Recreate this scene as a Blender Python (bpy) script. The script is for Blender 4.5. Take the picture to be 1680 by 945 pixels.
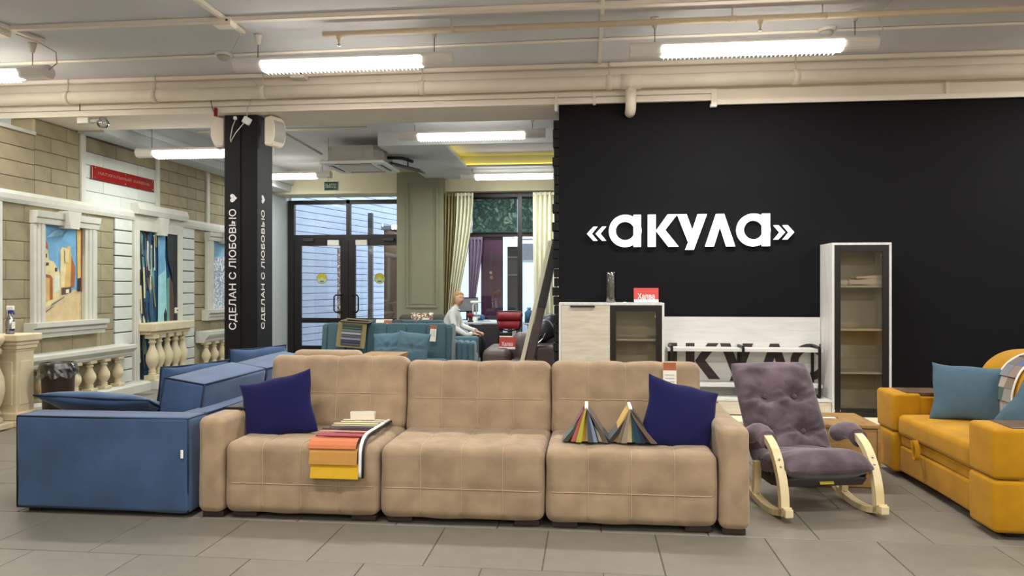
import bpy, bmesh, math, random
from mathutils import Vector, Matrix
random.seed(7)
R = math.radians
for o in list(bpy.data.objects):
    bpy.data.objects.remove(o, do_unlink=True)
SC = bpy.context.scene
COL = SC.collection

# ------------------------------------------------------------------ camera, world, exposure
YAW, FOC, EYE, HV = R(6), 1200.0, 1.4, 470.0
cam = bpy.data.cameras.new('camera')
cam.sensor_width = 36
cam.lens = FOC / 1680 * 36
cam.shift_y = -2.5 / 1680
cam.clip_end = 200
camo = bpy.data.objects.new('camera', cam)
camo.location = (0, 0, EYE)
camo.rotation_euler = (R(90), 0, YAW)
COL.objects.link(camo)
SC.camera = camo
SC.view_settings.view_transform = 'Standard'
SC.view_settings.look = 'None'
SC.view_settings.gamma = 1
SC.view_settings.use_curve_mapping = False
SC.view_settings.exposure = 0.0
wd = bpy.data.worlds.new('sky')
SC.world = wd
wd.use_nodes = True
wd.node_tree.nodes['Background'].inputs[0].default_value = (0.74, 0.86, 1.0, 1)
wd.node_tree.nodes['Background'].inputs[1].default_value = 3.0
LAMP_W = 62          # watts of each fluorescent batten
LAMP_COL = (0.99, 0.965, 0.925)
FAR_COL = (0.93, 1.0, 0.96)     # the tubes beyond the beam are cooler


def px(u, v, X=None, Y=None, Z=None):
    """pixel of the photograph + one known plane -> point in the room"""
    s = (u - 840) / FOC
    t = (HV - v) / FOC
    dx = -math.sin(YAW) + s * math.cos(YAW)
    dy = math.cos(YAW) + s * math.sin(YAW)
    if X is not None: d = X / dx
    elif Y is not None: d = Y / dy
    else: d = (Z - EYE) / t
    return Vector((d * dx, d * dy, EYE + d * t))


# ------------------------------------------------------------------ materials
def lin(c):
    if isinstance(c, str):
        c = tuple(int(c[i:i + 2], 16) for i in (0, 2, 4))
    return tuple(((x / 255) / 12.92 if x / 255 <= .04045 else ((x / 255 + .055) / 1.055) ** 2.4) for x in c[:3])


MATS = {}


def M(name, c, rough=.6, var=.06, scale=6, metal=0, bump=0, bscale=60, sheen=0, spec=.5, emit=0, ecol=None,
      stretch=None, rand=0, detail=4, contrast=.25, coat=0):
    m = bpy.data.materials.new(name)
    m.use_nodes = True
    nt = m.node_tree
    N, L = nt.nodes, nt.links
    b = N['Principled BSDF']
    c = lin(c)
    b.inputs['Roughness'].default_value = rough
    b.inputs['Metallic'].default_value = metal
    b.inputs['Specular IOR Level'].default_value = spec
    if sheen:
        b.inputs['Sheen Weight'].default_value = sheen
        b.inputs['Sheen Roughness'].default_value = .4
    if coat:
        b.inputs['Coat Weight'].default_value = coat
    tc = N.new('ShaderNodeTexCoord')
    mp = N.new('ShaderNodeMapping')
    L.new(tc.outputs['Object'], mp.inputs[0])
    if stretch: mp.inputs['Scale'].default_value = stretch
    nz = N.new('ShaderNodeTexNoise')
    nz.inputs['Scale'].default_value = scale
    nz.inputs['Detail'].default_value = detail
    L.new(mp.outputs[0], nz.inputs['Vector'])
    rp = N.new('ShaderNodeValToRGB')
    rp.color_ramp.elements[0].position = .5 - contrast
    rp.color_ramp.elements[1].position = .5 + contrast
    rp.color_ramp.elements[0].color = (*[max(0, x * (1 - var)) for x in c], 1)
    rp.color_ramp.elements[1].color = (*[min(1, x * (1 + var)) for x in c], 1)
    L.new(nz.outputs['Fac'], rp.inputs[0])
    out = rp.outputs[0]
    if rand:
        oi = N.new('ShaderNodeObjectInfo')
        mr = N.new('ShaderNodeMapRange')
        mr.inputs[3].default_value = 1 - rand
        mr.inputs[4].default_value = 1 + rand
        L.new(oi.outputs['Random'], mr.inputs[0])
        hs = N.new('ShaderNodeHueSaturation')
        L.new(mr.outputs[0], hs.inputs['Value'])
        L.new(out, hs.inputs['Color'])
        out = hs.outputs[0]
    L.new(out, b.inputs['Base Color'])
    if bump:
        n2 = N.new('ShaderNodeTexNoise')
        n2.inputs['Scale'].default_value = bscale
        n2.inputs['Detail'].default_value = 3
        L.new(mp.outputs[0], n2.inputs['Vector'])
        bp = N.new('ShaderNodeBump')
        bp.inputs['Strength'].default_value = bump
        bp.inputs['Distance'].default_value = .01
        L.new(n2.outputs['Fac'], bp.inputs['Height'])
        L.new(bp.outputs[0], b.inputs['Normal'])
    if emit:
        b.inputs['Emission Color'].default_value = (*(lin(ecol) if ecol else c), 1)
        b.inputs['Emission Strength'].default_value = emit
    MATS[name] = m
    return m


def glassmat(name, tint=(1, 1, 1), gloss=.12, rough=.02):
    m = bpy.data.materials.new(name)
    m.use_nodes = True
    nt = m.node_tree
    N, L = nt.nodes, nt.links
    N.remove(N['Principled BSDF'])
    tr = N.new('ShaderNodeBsdfTransparent')
    tr.inputs[0].default_value = (*tint, 1)
    gl = N.new('ShaderNodeBsdfGlossy')
    gl.inputs['Roughness'].default_value = rough
    fr = N.new('ShaderNodeFresnel')
    fr.inputs[0].default_value = 1.5
    mx = N.new('ShaderNodeMath')
    mx.operation = 'MULTIPLY_ADD'
    mx.inputs[1].default_value = 1.0
    mx.inputs[2].default_value = gloss - .04
    ms = N.new('ShaderNodeMixShader')
    L.new(fr.outputs[0], mx.inputs[0])
    L.new(mx.outputs[0], ms.inputs[0])
    L.new(tr.outputs[0], ms.inputs[1])
    L.new(gl.outputs[0], ms.inputs[2])
    L.new(ms.outputs[0], N['Material Output'].inputs[0])
    MATS[name] = m
    return m


def woodmat(name, c1, c2, axis_scale, rough=.5, scale=3):
    m = M(name, c1, rough, 0, 1)
    nt = m.node_tree
    N, L = nt.nodes, nt.links
    b = N['Principled BSDF']
    tc = N.new('ShaderNodeTexCoord')
    mp = N.new('ShaderNodeMapping')
    mp.inputs['Scale'].default_value = axis_scale
    nz = N.new('ShaderNodeTexNoise')
    nz.inputs['Scale'].default_value = scale
    nz.inputs['Detail'].default_value = 6
    nz.inputs['Distortion'].default_value = .6
    rp = N.new('ShaderNodeValToRGB')
    rp.color_ramp.elements[0].position = .33
    rp.color_ramp.elements[1].position = .62
    rp.color_ramp.elements[0].color = (*lin(c2), 1)
    rp.color_ramp.elements[1].color = (*lin(c1), 1)
    L.new(tc.outputs['Object'], mp.inputs[0])
    L.new(mp.outputs[0], nz.inputs['Vector'])
    L.new(nz.outputs['Fac'], rp.inputs[0])
    L.new(rp.outputs[0], b.inputs['Base Color'])
    return m


M('ceiling', 'dfe0e3', .9, .03, 3, bump=.08, bscale=120)
M('beam', 'f6ecdd', .85, .03, 3)
M('duct', 'f6eee0', .6, .02, 4)
M('pipe', 'f0e5d4', .55, .05, 6)
M('pipebeige', 'dccdb0', .5, .04, 6)
M('plaster', 'e3dfcd', .9, .03, 3)
M('plasterwarm', 'e0dabd', .9, .03, 3)
M('drywall', 'cfd4d6', .9, .02, 3)
M('dark', '0c0c0f', .8, .06, 4, spec=.2)
M('columnblack', '0b0a0d', .55, .06, 4, spec=.35)
M('blackbrick', '151519', .6, .2, 8, bump=.4)
M('tile', '7c776c', .42, .07, 9, rand=.05, bump=.05, bscale=200, detail=8)
M('grout', '645e57', .9, .1, 10)
M('floorfar', '8d867d', .42, .07, 3)
M('stonetan', '988d72', .85, .14, 5, rand=.08, bump=.35, bscale=30)
M('stonewhite', 'cdd0c8', .85, .05, 5, rand=.03, bump=.15, bscale=40)
M('stonetrim', 'cbc9be', .8, .06, 6, bump=.15, bscale=50)
M('stonecream', 'd8c9a8', .8, .1, 6, bump=.2, bscale=40)
M('joint', '8c826a', .95, .1, 10)
M('white', 'eeece6', .45, .02, 5)
M('whitebright', 'f7f7f5', .4, .01, 5)
M('lampbody', 'f0ede8', .4, .02, 5)
M('lamplit', 'ffffff', .5, 0, 1, emit=15, ecol='fff6ea')
M('plasticwhite', 'e4dfd5', .45, .02, 6)
M('plasticgrey', 'b5b3ac', .5, .03, 6)
M('darkgrey', '3a3a3c', .5, .05, 6)
M('black', '111113', .45, .05, 6)
M('blackmetal', '1c1816', .4, .05, 6, metal=.3)
M('frame', '150f0d', .4, .08, 5)
M('chrome', 'c8c8c8', .2, .02, 5, metal=1)
M('wire', 'd8d2c6', .6, .02, 5)
M('red', '8a1512', .16, .05, 5)
M('redsign', 'c8423c', .5, .03, 5)
M('redchair', '861422', .6, .1, 20)
M('exitgreen', '0f6f4f', .5, .03, 5)
M('velvetbeige', 'a28c72', 0.85, .15, 7.0, sheen=.25, spec=.2, bump=.06, bscale=220, contrast=.16, detail=8)
M('seam', 'bda68a', .8, .03, 9)
M('velvetblue', '40587a', .8, .18, 4.0, sheen=.4, spec=.2, contrast=.2, detail=6)
M('pipingblue', '132238', .8, .05, 9)
M('navy', '171748', .9, .06, 40, sheen=.15, spec=.2, bump=.1, bscale=400)
M('bluepillow', '4f6878', .9, .05, 30, sheen=.1, spec=.2, bump=.1, bscale=400)
M('velvetyellow', 'b58212', .8, .13, 6, sheen=.12, spec=.2, contrast=.2, detail=6)
M('velvetteal', '47626a', .85, .1, 3, sheen=.3, spec=.2, contrast=.2)
M('tealdark', '3d545c', .85, .08, 3, sheen=.2, spec=.2)
M('teallight', '567280', .85, .08, 3, sheen=.3, spec=.2)
M('velvetplum', '5b4d55', .8, .42, 6, sheen=.5, spec=.25, contrast=.16, detail=7, bump=.1, bscale=60)
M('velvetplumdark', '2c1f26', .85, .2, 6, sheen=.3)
M('leather', '5d4f4e', .45, .1, 8, bump=.1, bscale=120)
M('leatherdark', '38343c', .4, .1, 8, bump=.1, bscale=120)
M('greyfabric', '46443f', .85, .08, 8)
M('footbrown', '3a2a22', .5, .1, 8)
woodmat('birch', 'e8d8ae', 'dcc692', (1, 12, 1), .45, 2)
woodmat('oak', 'a8854f', '8a683a', (2, 14, 14), .5, 1.6)
woodmat('oaktop', 'a4804e', '8c6a40', (14, 2, 2), .5, 1.6)
woodmat('wenge', '6b5646', '54422f', (14, 1.5, 6), .4, 2)
woodmat('craftwhite', 'd2cbbb', 'c2b8a4', (2, 3, 16), .5, 2)
woodmat('bodywhite', 'dcdbd7', 'cfcdc8', (12, 12, 1.5), .5, 2)
woodmat('panelwhite', 'd8d8d4', 'cdccc8', (1.5, 10, 14), .5, 2)
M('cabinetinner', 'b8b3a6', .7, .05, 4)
M('letterwhite', 'ffffff', .5, 0, 1, emit=1.1, ecol='fdfdff')
M('paintwhite', 'e8e0e0', .6, .02, 5)
M('letterbrown', '3a2c2a', .7, .05, 5)
M('pilaster', '8c8a72', .8, .03, 4)
M('curtaincream', 'd6d3ba', .9, .05, 6)
M('curtainbrown', '8b7c55', .9, .08, 6)
M('sheer', '7b6a80', .9, .06, 6)
M('purple', '6b3058', .5, .15, 3)
M('siding', 'c6d0e0', .7, .1, 2.5, rand=.05, stretch=(6, .6, 6))
M('gapdark', '3a4350', .9, .05, 5)
M('asphalt', '8a8d92', .9, .1, 5)
M('facade', 'f2f4f6', .9, .03, 3)
M('skin', 'd9a88c', .55, .04, 10)
M('shirt', 'dddcd8', .85, .03, 14)
M('trousers', '141316', .85, .05, 10)
M('hair', 'b08a55', .6, .15, 14, stretch=(6, 6, 1))
M('lip', 'a8554f', .5, .03, 9)
M('paper', 'f0e8dc', .7, .02, 6)
M('deskgrey', 'c9cdd0', .4, .03, 6)
M('binbrown', '31221c', .35, .08, 6)
M('liquid', '1f3fa0', .2, .02, 5)
M('triggerblue', '272a8c', .4, .02, 5)
M('coral', 'd8665a', .6, .03, 6)
M('yellowstick', 'c9b51c', .5, .03, 6)
M('greenstick', 'b6c9a0', .5, .03, 6)
M('ledyellow', 'ffe060', .5, 0, 1, emit=2.2, ecol='ffe050')
glassmat('glass', (.96, .98, 1), .10)
glassmat('glassbronze', (.96, .94, .88), .06)
glassmat('bottleglass', (.85, .88, .9), .25)
glassmat('bagplastic', (.5, .47, .45), .16, .25)


# leaf pattern for the roller blind, floral cushion
def patternmat(name, cols, scale, rough=.85):
    m = M(name, cols[0], rough, 0, 1)
    nt = m.node_tree
    N, L = nt.nodes, nt.links
    b = N['Principled BSDF']
    tc = N.new('ShaderNodeTexCoord')
    nz = N.new('ShaderNodeTexNoise')
    nz.inputs['Scale'].default_value = scale * .5
    mixv = N.new('ShaderNodeMixRGB')
    mixv.inputs[0].default_value = .35
    vo = N.new('ShaderNodeTexVoronoi')
    vo.inputs['Scale'].default_value = scale
    rp = N.new('ShaderNodeValToRGB')
    rp.color_ramp.interpolation = 'LINEAR'
    els = rp.color_ramp.elements
    while len(els) < len(cols): els.new(.5)
    for i, c in enumerate(cols):
        els[i].position = .12 + .6 * i / (len(cols) - 1)
        els[i].color = (*lin(c), 1)
    L.new(tc.outputs['Object'], nz.inputs['Vector'])
    L.new(tc.outputs['Object'], mixv.inputs[1])
    L.new(nz.outputs['Color'], mixv.inputs[2])
    L.new(mixv.outputs[0], vo.inputs['Vector'])
    L.new(vo.outputs['Distance'], rp.inputs[0])
    L.new(rp.outputs[0], b.inputs['Base Color'])
    return m


patternmat('blindleaf', ['6f8878', '4a6359', '26403c', '172b2a', '3a5a50'], 9)
patternmat('floral', ['e8e0d0', 'd8c8b0', '9a4048', '5c6040', 'efe6da'], 14)
patternmat('mural_white', ['e8ecec', 'd5dde4', 'a9b3c4', '77809a', 'dfe4e8'], 15)
M('signletter', '9a6a62', .5, .02, 5)


def MT(n): return MATS[n]


# ------------------------------------------------------------------ mesh helpers
def ob(name, bm, mat, parent=None, loc=(0, 0, 0), rot=(0, 0, 0), smooth=False):
    if isinstance(bm, bmesh.types.BMesh):
        bmesh.ops.recalc_face_normals(bm, faces=bm.faces[:])
        me = bpy.data.meshes.new(name)
        bm.to_mesh(me)
        bm.free()
    else:
        me = bm
    if smooth:
        for p in me.polygons: p.use_smooth = True
    if mat is not None and len(me.materials) == 0:
        for mm in (mat if isinstance(mat, (list, tuple)) else [mat]):
            me.materials.append(MATS[mm] if isinstance(mm, str) else mm)
    o = bpy.data.objects.new(name, me)
    COL.objects.link(o)
    o.parent = parent
    o.location = loc
    o.rotation_euler = rot
    return o


def thing(name, label, cat, loc=(0, 0, 0), rz=0, group=None):
    o = bpy.data.objects.new(name, None)
    o.empty_display_size = .1
    COL.objects.link(o)
    o.location = loc
    o.rotation_euler = (0, 0, rz)
    return tag(o, label, cat, group)


def tag(o, label, cat, group=None):
    o['label'] = label
    o['category'] = cat
    if group: o['group'] = group
    return o


def struct(o, label=None):
    o['kind'] = 'structure'
    if label: o['label'] = label
    return o


def bbox(bm, c, s, bev=0, seg=2, rot=None, mi=0):
    n0 = set(bm.faces)
    g = bmesh.ops.create_cube(bm, size=1)
    vs = g['verts']
    bmesh.ops.scale(bm, vec=s, verts=vs)
    if bev:
        es = list({e for v in vs for e in v.link_edges})
        r = bmesh.ops.bevel(bm, geom=es, offset=min(bev, min(s) * .45), segments=seg, affect='EDGES', profile=.5)
        vs = list({v for f in bm.faces if f not in n0 for v in f.verts})
    if rot is not None: bmesh.ops.rotate(bm, cent=(0, 0, 0), matrix=rot, verts=vs)
    bmesh.ops.translate(bm, vec=c, verts=vs)
    for f in bm.faces:
        if f not in n0: f.material_index = mi
    return vs


def box(name, c, s, mat, parent=None, bev=.004, rot=(0, 0, 0), seg=2):
    bm = bmesh.new()
    bbox(bm, (0, 0, 0), s, bev, seg)
    return ob(name, bm, mat, parent, c, rot)


def wbox(name, x0, x1, y0, y1, z0, z1, mat, parent=None, bev=.004):
    """box from world extents, under an unrotated parent"""
    c = Vector(((x0 + x1) / 2, (y0 + y1) / 2, (z0 + z1) / 2))
    if parent is not None: c -= Vector(parent.location)
    return box(name, c, (abs(x1 - x0), abs(y1 - y0), abs(z1 - z0)), mat, parent, bev)


def rbox_bm(sx, sy, sz, r, step=.06, disp=None, bm=None):
    bm = bm or bmesh.new()
    def axis(h):
        i = h - r
        n = max(1, int(round(2 * i / step)))
        a = [-h, -i - r * .58, -i - r * .27] + [-i + 2 * i * k / n for k in range(n + 1)] + [i + r * .27, i + r * .58, h]
        return a
    H = (sx / 2, sy / 2, sz / 2)
    ax = [axis(h) for h in H]
    cache = {}
    def vert(i, j, k):
        key = (i, j, k)
        if key in cache: return cache[key]
        p = Vector((ax[0][i], ax[1][j], ax[2][k]))
        q = Vector([max(-(H[a] - r), min(H[a] - r, p[a])) for a in range(3)])
        n = (p - q).normalized()
        w = q + n * r
        if disp: w = w + disp(w, n)
        cache[key] = bm.verts.new(w)
        return cache[key]
    n = [len(a) for a in ax]
    for a in range(3):
        b, c = (a + 1) % 3, (a + 2) % 3
        for side in (0, n[a] - 1):
            for i in range(n[b] - 1):
                for j in range(n[c] - 1):
                    q = []
                    for di, dj in ((0, 0), (1, 0), (1, 1), (0, 1)):
                        idx = [0, 0, 0]
                        idx[a] = side; idx[b] = i + di; idx[c] = j + dj
                        q.append(vert(*idx))
                    try: bm.faces.new(q)
                    except ValueError: pass
    return bm


def rbox(name, c, s, r, mat, parent=None, step=.06, disp=None, rot=(0, 0, 0)):
    return ob(name, rbox_bm(*s, r, step, disp), mat, parent, c, rot, True)


def tube_bm(pts, r, n=8, bm=None, closed=False, mi=0):
    bm = bm or bmesh.new()
    pts = [Vector(p) for p in pts]
    rs = r if isinstance(r, (list, tuple)) else [r] * len(pts)
    rings = []
    m = len(pts)
    up = None
    for i, p in enumerate(pts):
        if closed: t = pts[(i + 1) % m] - pts[i - 1]
        else: t = pts[min(i + 1, m - 1)] - pts[max(i - 1, 0)]
        if t.length < 1e-9: t = Vector((0, 0, 1))
        t.normalize()
        if up is None:
            up = Vector((0, 0, 1)) if abs(t.z) < .9 else Vector((1, 0, 0))
        a = t.cross(up)
        if a.length < 1e-6: a = t.cross(Vector((0, 1, 0)))
        a.normalize()
        b = a.cross(t).normalized()
        up = b
        rings.append([bm.verts.new(p + (a * math.cos(2 * math.pi * k / n) + b * math.sin(2 * math.pi * k / n)) * rs[i]) for k in range(n)])
    cnt = m if closed else m - 1
    for i in range(cnt):
        A, B = rings[i], rings[(i + 1) % m]
        for k in range(n):
            f = bm.faces.new((A[k], A[(k + 1) % n], B[(k + 1) % n], B[k]))
            f.smooth = True
            f.material_index = mi
    if not closed:
        for rr in (rings[0], rings[-1]):
            f = bm.faces.new(rr); f.material_index = mi
    return bm


def tube(name, pts, r, mat, parent=None, n=8, closed=False, loc=(0, 0, 0)):
    return ob(name, tube_bm(pts, r, n, None, closed), mat, parent, loc)


def wtube(name, pts, r, mat, parent, n=8, closed=False):
    o = Vector(parent.location)
    return tube(name, [Vector(p) - o for p in pts], r, mat, parent, n, closed)


def lathe_bm(prof, n=24, bm=None, c=(0, 0, 0)):
    bm = bm or bmesh.new()
    rings = []
    for r, z in prof:
        rings.append([bm.verts.new((c[0] + max(r, 1e-4) * math.cos(2 * math.pi * k / n), c[1] + max(r, 1e-4) * math.sin(2 * math.pi * k / n), c[2] + z)) for k in range(n)])
    for A, B in zip(rings, rings[1:]):
        for k in range(n):
            f = bm.faces.new((A[k], A[(k + 1) % n], B[(k + 1) % n], B[k]))
            f.smooth = True
    bm.faces.new(rings[0]); bm.faces.new(rings[-1])
    return bm


def prism_bm(poly, d0, d1, axes='xz', bm=None, mi=0, holes=None):
    """extrude a 2D polygon between d0 and d1 along the remaining axis"""
    bm = bm or bmesh.new()
    def P(p, d):
        if axes == 'xz': return (p[0], d, p[1])
        if axes == 'yz': return (d, p[0], p[1])
        return (p[0], p[1], d)
    a = [bm.verts.new(P(p, d0)) for p in poly]
    b = [bm.verts.new(P(p, d1)) for p in poly]
    fs = [bm.faces.new(a), bm.faces.new(b[::-1])]
    n = len(poly)
    for i in range(n): fs.append(bm.faces.new((a[i], b[i], b[(i + 1) % n], a[(i + 1) % n])))
    for f in fs: f.material_index = mi
    return bm


def pillow_bm(w, h, t, n=18, ear=.09, wr=.006, seed=0):
    """soft square cushion in the local XZ plane, bulging along Y"""
    bm = bmesh.new()
    rnd = random.Random(seed)
    ph = [rnd.uniform(0, 6.28) for _ in range(6)]
    G = {}
    for s in (1, -1):
        for i in range(n + 1):
            for j in range(n + 1):
                if s == -1 and (i in (0, n) or j in (0, n)):
                    G[(s, i, j)] = G[(1, i, j)]
                    continue
                a = -1 + 2 * i / n
                b = -1 + 2 * j / n
                a = math.sin(a * math.pi / 2); b = math.sin(b * math.pi / 2)
                x = a * w / 2 * (1 - ear * (1 - b * b))
                z = b * h / 2 * (1 - ear * (1 - a * a))
                bulge = ((1 - a * a) * (1 - b * b)) ** .42
                y = -s * t / 2 * bulge
                edge = 1 - bulge
                y += wr * edge * math.sin(9 * a + ph[0] + 4 * b) * math.sin(8 * b + ph[1]) * (0 if (i in (0, n) or j in (0, n)) else 1)
                x += wr * .8 * math.sin(5 * b + ph[2]); z += wr * .8 * math.sin(5 * a + ph[3])
                G[(s, i, j)] = bm.verts.new((x, y, z))
    for s in (1, -1):
        for i in range(n):
            for j in range(n):
                q = [G[(s, i, j)], G[(s, i + 1, j)], G[(s, i + 1, j + 1)], G[(s, i, j + 1)]]
                if s == -1: q.reverse()
                try:
                    f = bm.faces.new(q); f.smooth = True
                except ValueError: pass
    return bm


def text_obj(name, s, size, mat, parent=None, loc=(0, 0, 0), rot=(0, 0, 0), ext=.002, bold=0, align='CENTER', width=None):
    cu = bpy.data.curves.new(name, 'FONT')
    cu.body = s
    cu.size = size
    cu.extrude = ext
    cu.offset = bold
    cu.align_x = align
    cu.align_y = 'CENTER'
    cu.resolution_u = 3
    t = bpy.data.objects.new(name, cu)
    COL.objects.link(t)
    bpy.context.view_layer.update()
    me = bpy.data.meshes.new_from_object(t.evaluated_get(bpy.context.evaluated_depsgraph_get()))
    bpy.data.objects.remove(t, do_unlink=True)
    if width and me.vertices:
        xs = [v.co.x for v in me.vertices]
        k = width / (max(xs) - min(xs))
        m0 = (max(xs) + min(xs)) / 2 if align == 'CENTER' else min(xs)
        for v in me.vertices: v.co.x = (v.co.x - m0) * k
    me.materials.clear()
    return ob(name, me, mat, parent, loc, rot)


def copy_tree(o, parent=None):
    c = o.copy()
    COL.objects.link(c)
    c.parent = parent
    for ch in list(o.children): copy_tree(ch, c)
    return c


# letters of the shop name, height 1
def ring_poly(cx, cy, ro, ri, n=40):
    return [(cx + ro * math.cos(2 * math.pi * k / n), cy + ro * math.sin(2 * math.pi * k / n)) for k in range(n)], \
           [(cx + ri * math.cos(2 * math.pi * k / n), cy + ri * math.sin(2 * math.pi * k / n)) for k in range(n)]


def letter_bm(ch, s, d):
    """letter in XZ plane, scaled by s, front at y=-d, back at y=0"""
    bm = bmesh.new()
    def pr(poly): prism_bm([(x * s, z * s) for x, z in poly], -d, 0, 'xz', bm)
    if ch == 'a':
        o, i = ring_poly(.5, .5, .505, .29)
        n = len(o)
        V = [[bm.verts.new((x * s, y, z * s)) for x, z in pl] for pl in (o, i) for y in (-d, 0)]
        for k in range(n):
            q = (k + 1) % n
            bm.faces.new((V[0][k], V[0][q], V[2][q], V[2][k]))
            bm.faces.new((V[1][k], V[1][q], V[3][q], V[3][k]))
            bm.faces.new((V[0][k], V[0][q], V[1][q], V[1][k]))
            bm.faces.new((V[2][k], V[2][q], V[3][q], V[3][k]))
        prism_bm([(x * s, z * s) for x, z in ((.76, 0), (.99, 0), (.99, 1), (.76, 1))], -d - .0005, 0, 'xz', bm)
    elif ch == 'k':
        pr(((0, 0), (.24, 0), (.24, 1), (0, 1)))
        pr(((.25, .5), (.60, 1), (.90, 1), (.53, .52), (.94, 0), (.63, 0)))
    elif ch == 'u':
        pr(((0, 1), (.28, 1), (.46, .50), (.62, 1), (.90, 1), (.50, -.1), (.24, -.1), (.335, .13)))
    elif ch == 'l':
        pr(((0, 0), (.33, 1), (.57, 1), (.90, 0), (.64, 0), (.45, .62), (.26, 0)))
    elif ch in '<>':
        for k in (0, .27):
            p = [(0, .22), (.20, .44), (.33, .44), (.15, .22), (.33, 0), (.20, 0)]
            if ch == '>': p = [(.33 - x, z) for x, z in p]
            pr([(x + k, z + .2) for x, z in p])
    return bm

# ================================================================== THE SETTING
WX = -6.1            # face of the stone wall on the left
ZC, ZB = 3.645, 3.266  # ceiling, underside of the beam
YW = 7.53            # face of the dark wall
YB = 13.7            # face of the back wall
YD = 14.3            # plane of the entrance doors

# ---- floor with separate tiles
floor = struct(wbox('floor', -7.8, 8.2, -7.2, 14.6, -.2, -.006, 'grout', None, 0), 'grey stone tile floor laid in running bond')
tbm = bmesh.new(); bbox(tbm, (0, 0, 0), (.594, .594, .012), .002, 1)
tme = None
for r in range(-1, 19):
    y0 = 3.0 + .6 * r
    if r > 9 and y0 > 13.6: continue
    off = .07 + (.3 if r % 2 else 0)
    for k in range(-11, 9):
        x0 = off + .6 * k
        if x0 < -6.1 or x0 + .6 > 4.9: continue
        if y0 > 8.0 and x0 > -.5: continue
        # only the part of the floor the place shows
        if y0 < 3.5 and (x0 < -4.3 or x0 > 3.2): continue
        c = Vector((x0 + .3, y0 + .3, -.006)) - Vector(floor.location)
        if tme is None:
            t = ob('tile', tbm, 'tile', floor, c); tme = t.data
        else: ob('tile', tme, None, floor, c)

# ---- ceilings and beam
ceil = struct(wbox('ceiling', -7.8, 8.2, -7.2, 14.6, ZC, ZC + .2, 'ceiling', None, 0), 'pale grey painted concrete ceiling')
beam = struct(wbox('trim_1', -7.6, 8.0, 7.5, 8.18, ZB, ZC, 'beam', None, .004), 'cream painted ceiling beam above the dark wall')
# low soffit box along the stone wall, beyond the beam
soff = struct(wbox('trim_2', -6.1, -5.76, 8.18, 13.7, 3.24, ZC, 'drywall', None, .004), 'pale cornice box along the top of the stone wall')
wbox('cornice_strip', -5.76, -5.70, 8.18, 13.7, 3.36, 3.44, 'drywall', soff, .01)
# dropped ceiling with a lit recess
drop = bpy.data.objects.new('trim_3', None); COL.objects.link(drop); drop.location = (0, 10.35, 3.44)
struct(drop, 'dropped ceiling panel with a recess lit yellow')
RX0, RY0, RY1 = px(716, 239, Z=3.44).x, px(716, 239, Z=3.44).y, px(768, 276, Z=3.44).y
wbox('ceiling_panel', -3.05, 8.0, 10.35, RY0, 3.44, ZC, 'drywall', drop)
wbox('ceiling_panel', -3.05, 8.0, RY1, YB, 3.44, ZC, 'drywall', drop)
wbox('ceiling_panel', -3.05, RX0, RY0, RY1, 3.44, ZC, 'drywall', drop)
wbox('ceiling_panel', 4.0, 8.0, RY0, RY1, 3.44, ZC, 'drywall', drop)
wbox('recess_ledge', RX0, 4.0, RY1 - .12, RY1, 3.44, 3.48, 'drywall', drop)
wbox('recess_ledge', RX0, RX0 + .12, RY0, RY1 - .12, 3.44, 3.48, 'drywall', drop)
wbox('light_strip', RX0 + .03, 4.0, RY1 - .07, RY1 - .03, 3.482, 3.50, 'ledyellow', drop, 0)
wbox('light_strip', RX0 + .03, RX0 + .07, RY0, RY1 - .1, 3.482, 3.50, 'ledyellow', drop, 0)

# ---- plain walls out of view
struct(wbox('wall_right', 8.0, 8.2, -7.2, 14.4, 0, ZC, 'plaster', None, 0), 'plain pale wall beyond the yellow sofa')
struct(wbox('wall_front', -7.8, 8.2, -7.2, -7.0, 0, ZC, 'plaster', None, 0), 'plain pale wall at the other end of the shop')

struct(wbox('wall_side', -7.8, -7.6, -7.0, 8.18, 0, ZC, 'plaster', None, 0), 'plain pale wall behind the low stone wall')
# ---- dark wall with the shop name
xw0 = px(917, 300, Y=YW).x
wc = struct(wbox('wall_center', xw0, 8.0, YW, 8.1, 0, ZB + .01, 'dark', None, .002), 'matt black partition wall')
for i in range(32):
    dxx = random.uniform(0, .025)
    wbox('brick', xw0 - .065 - dxx, xw0, 7.9 - dxx, 8.1, i * .1, i * .1 + .092, 'blackbrick', wc, .004)

# ---- column
colm = struct(wbox('column', -3.95, -3.58, 7.61, 7.99, 0, ZB, 'columnblack', None, .004), 'square black pillar with white vertical lettering')
wbox('facing_board', -3.95, -3.77, 7.599, 7.61, 0, ZB - .005, 'columnblack', colm, .002)
def heart(s):
    pts = []
    for k in range(28):
        t = 2 * math.pi * k / 28
        pts.append((16 * math.sin(t) ** 3 * s / 32, (13 * math.cos(t) - 5 * math.cos(2 * t) - 2 * math.cos(3 * t) - math.cos(4 * t)) * s / 32))
    return pts
S_ = 'СДЕЛАН С ЛЮБОВЬЮ'
z0, z1 = px(383, 541, Y=7.6).z, px(383, 343, Y=7.6).z
zh = px(383, 325, Y=7.6).z
CL = Vector(colm.location)
text_obj('lettering', S_, .108, 'paintwhite', colm, Vector((-3.85, 7.597, (z0 + z1) / 2)) - CL, (R(90), R(-90), 0), .0015, .001, width=z1 - z0)
hb = bmesh.new(); prism_bm(heart(.092), -.0015, 0, 'xz', hb)
ob('heart_mark', hb, 'paintwhite', colm, Vector((-3.85, 7.599, zh)) - CL, (0, R(-90), 0))
text_obj('lettering', S_, .108, 'paintwhite', colm, Vector((-3.578, 7.75, (z0 + z1) / 2)) - CL, (R(90), R(-90), R(90)), .0015, .001, width=z1 - z0)
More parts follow.
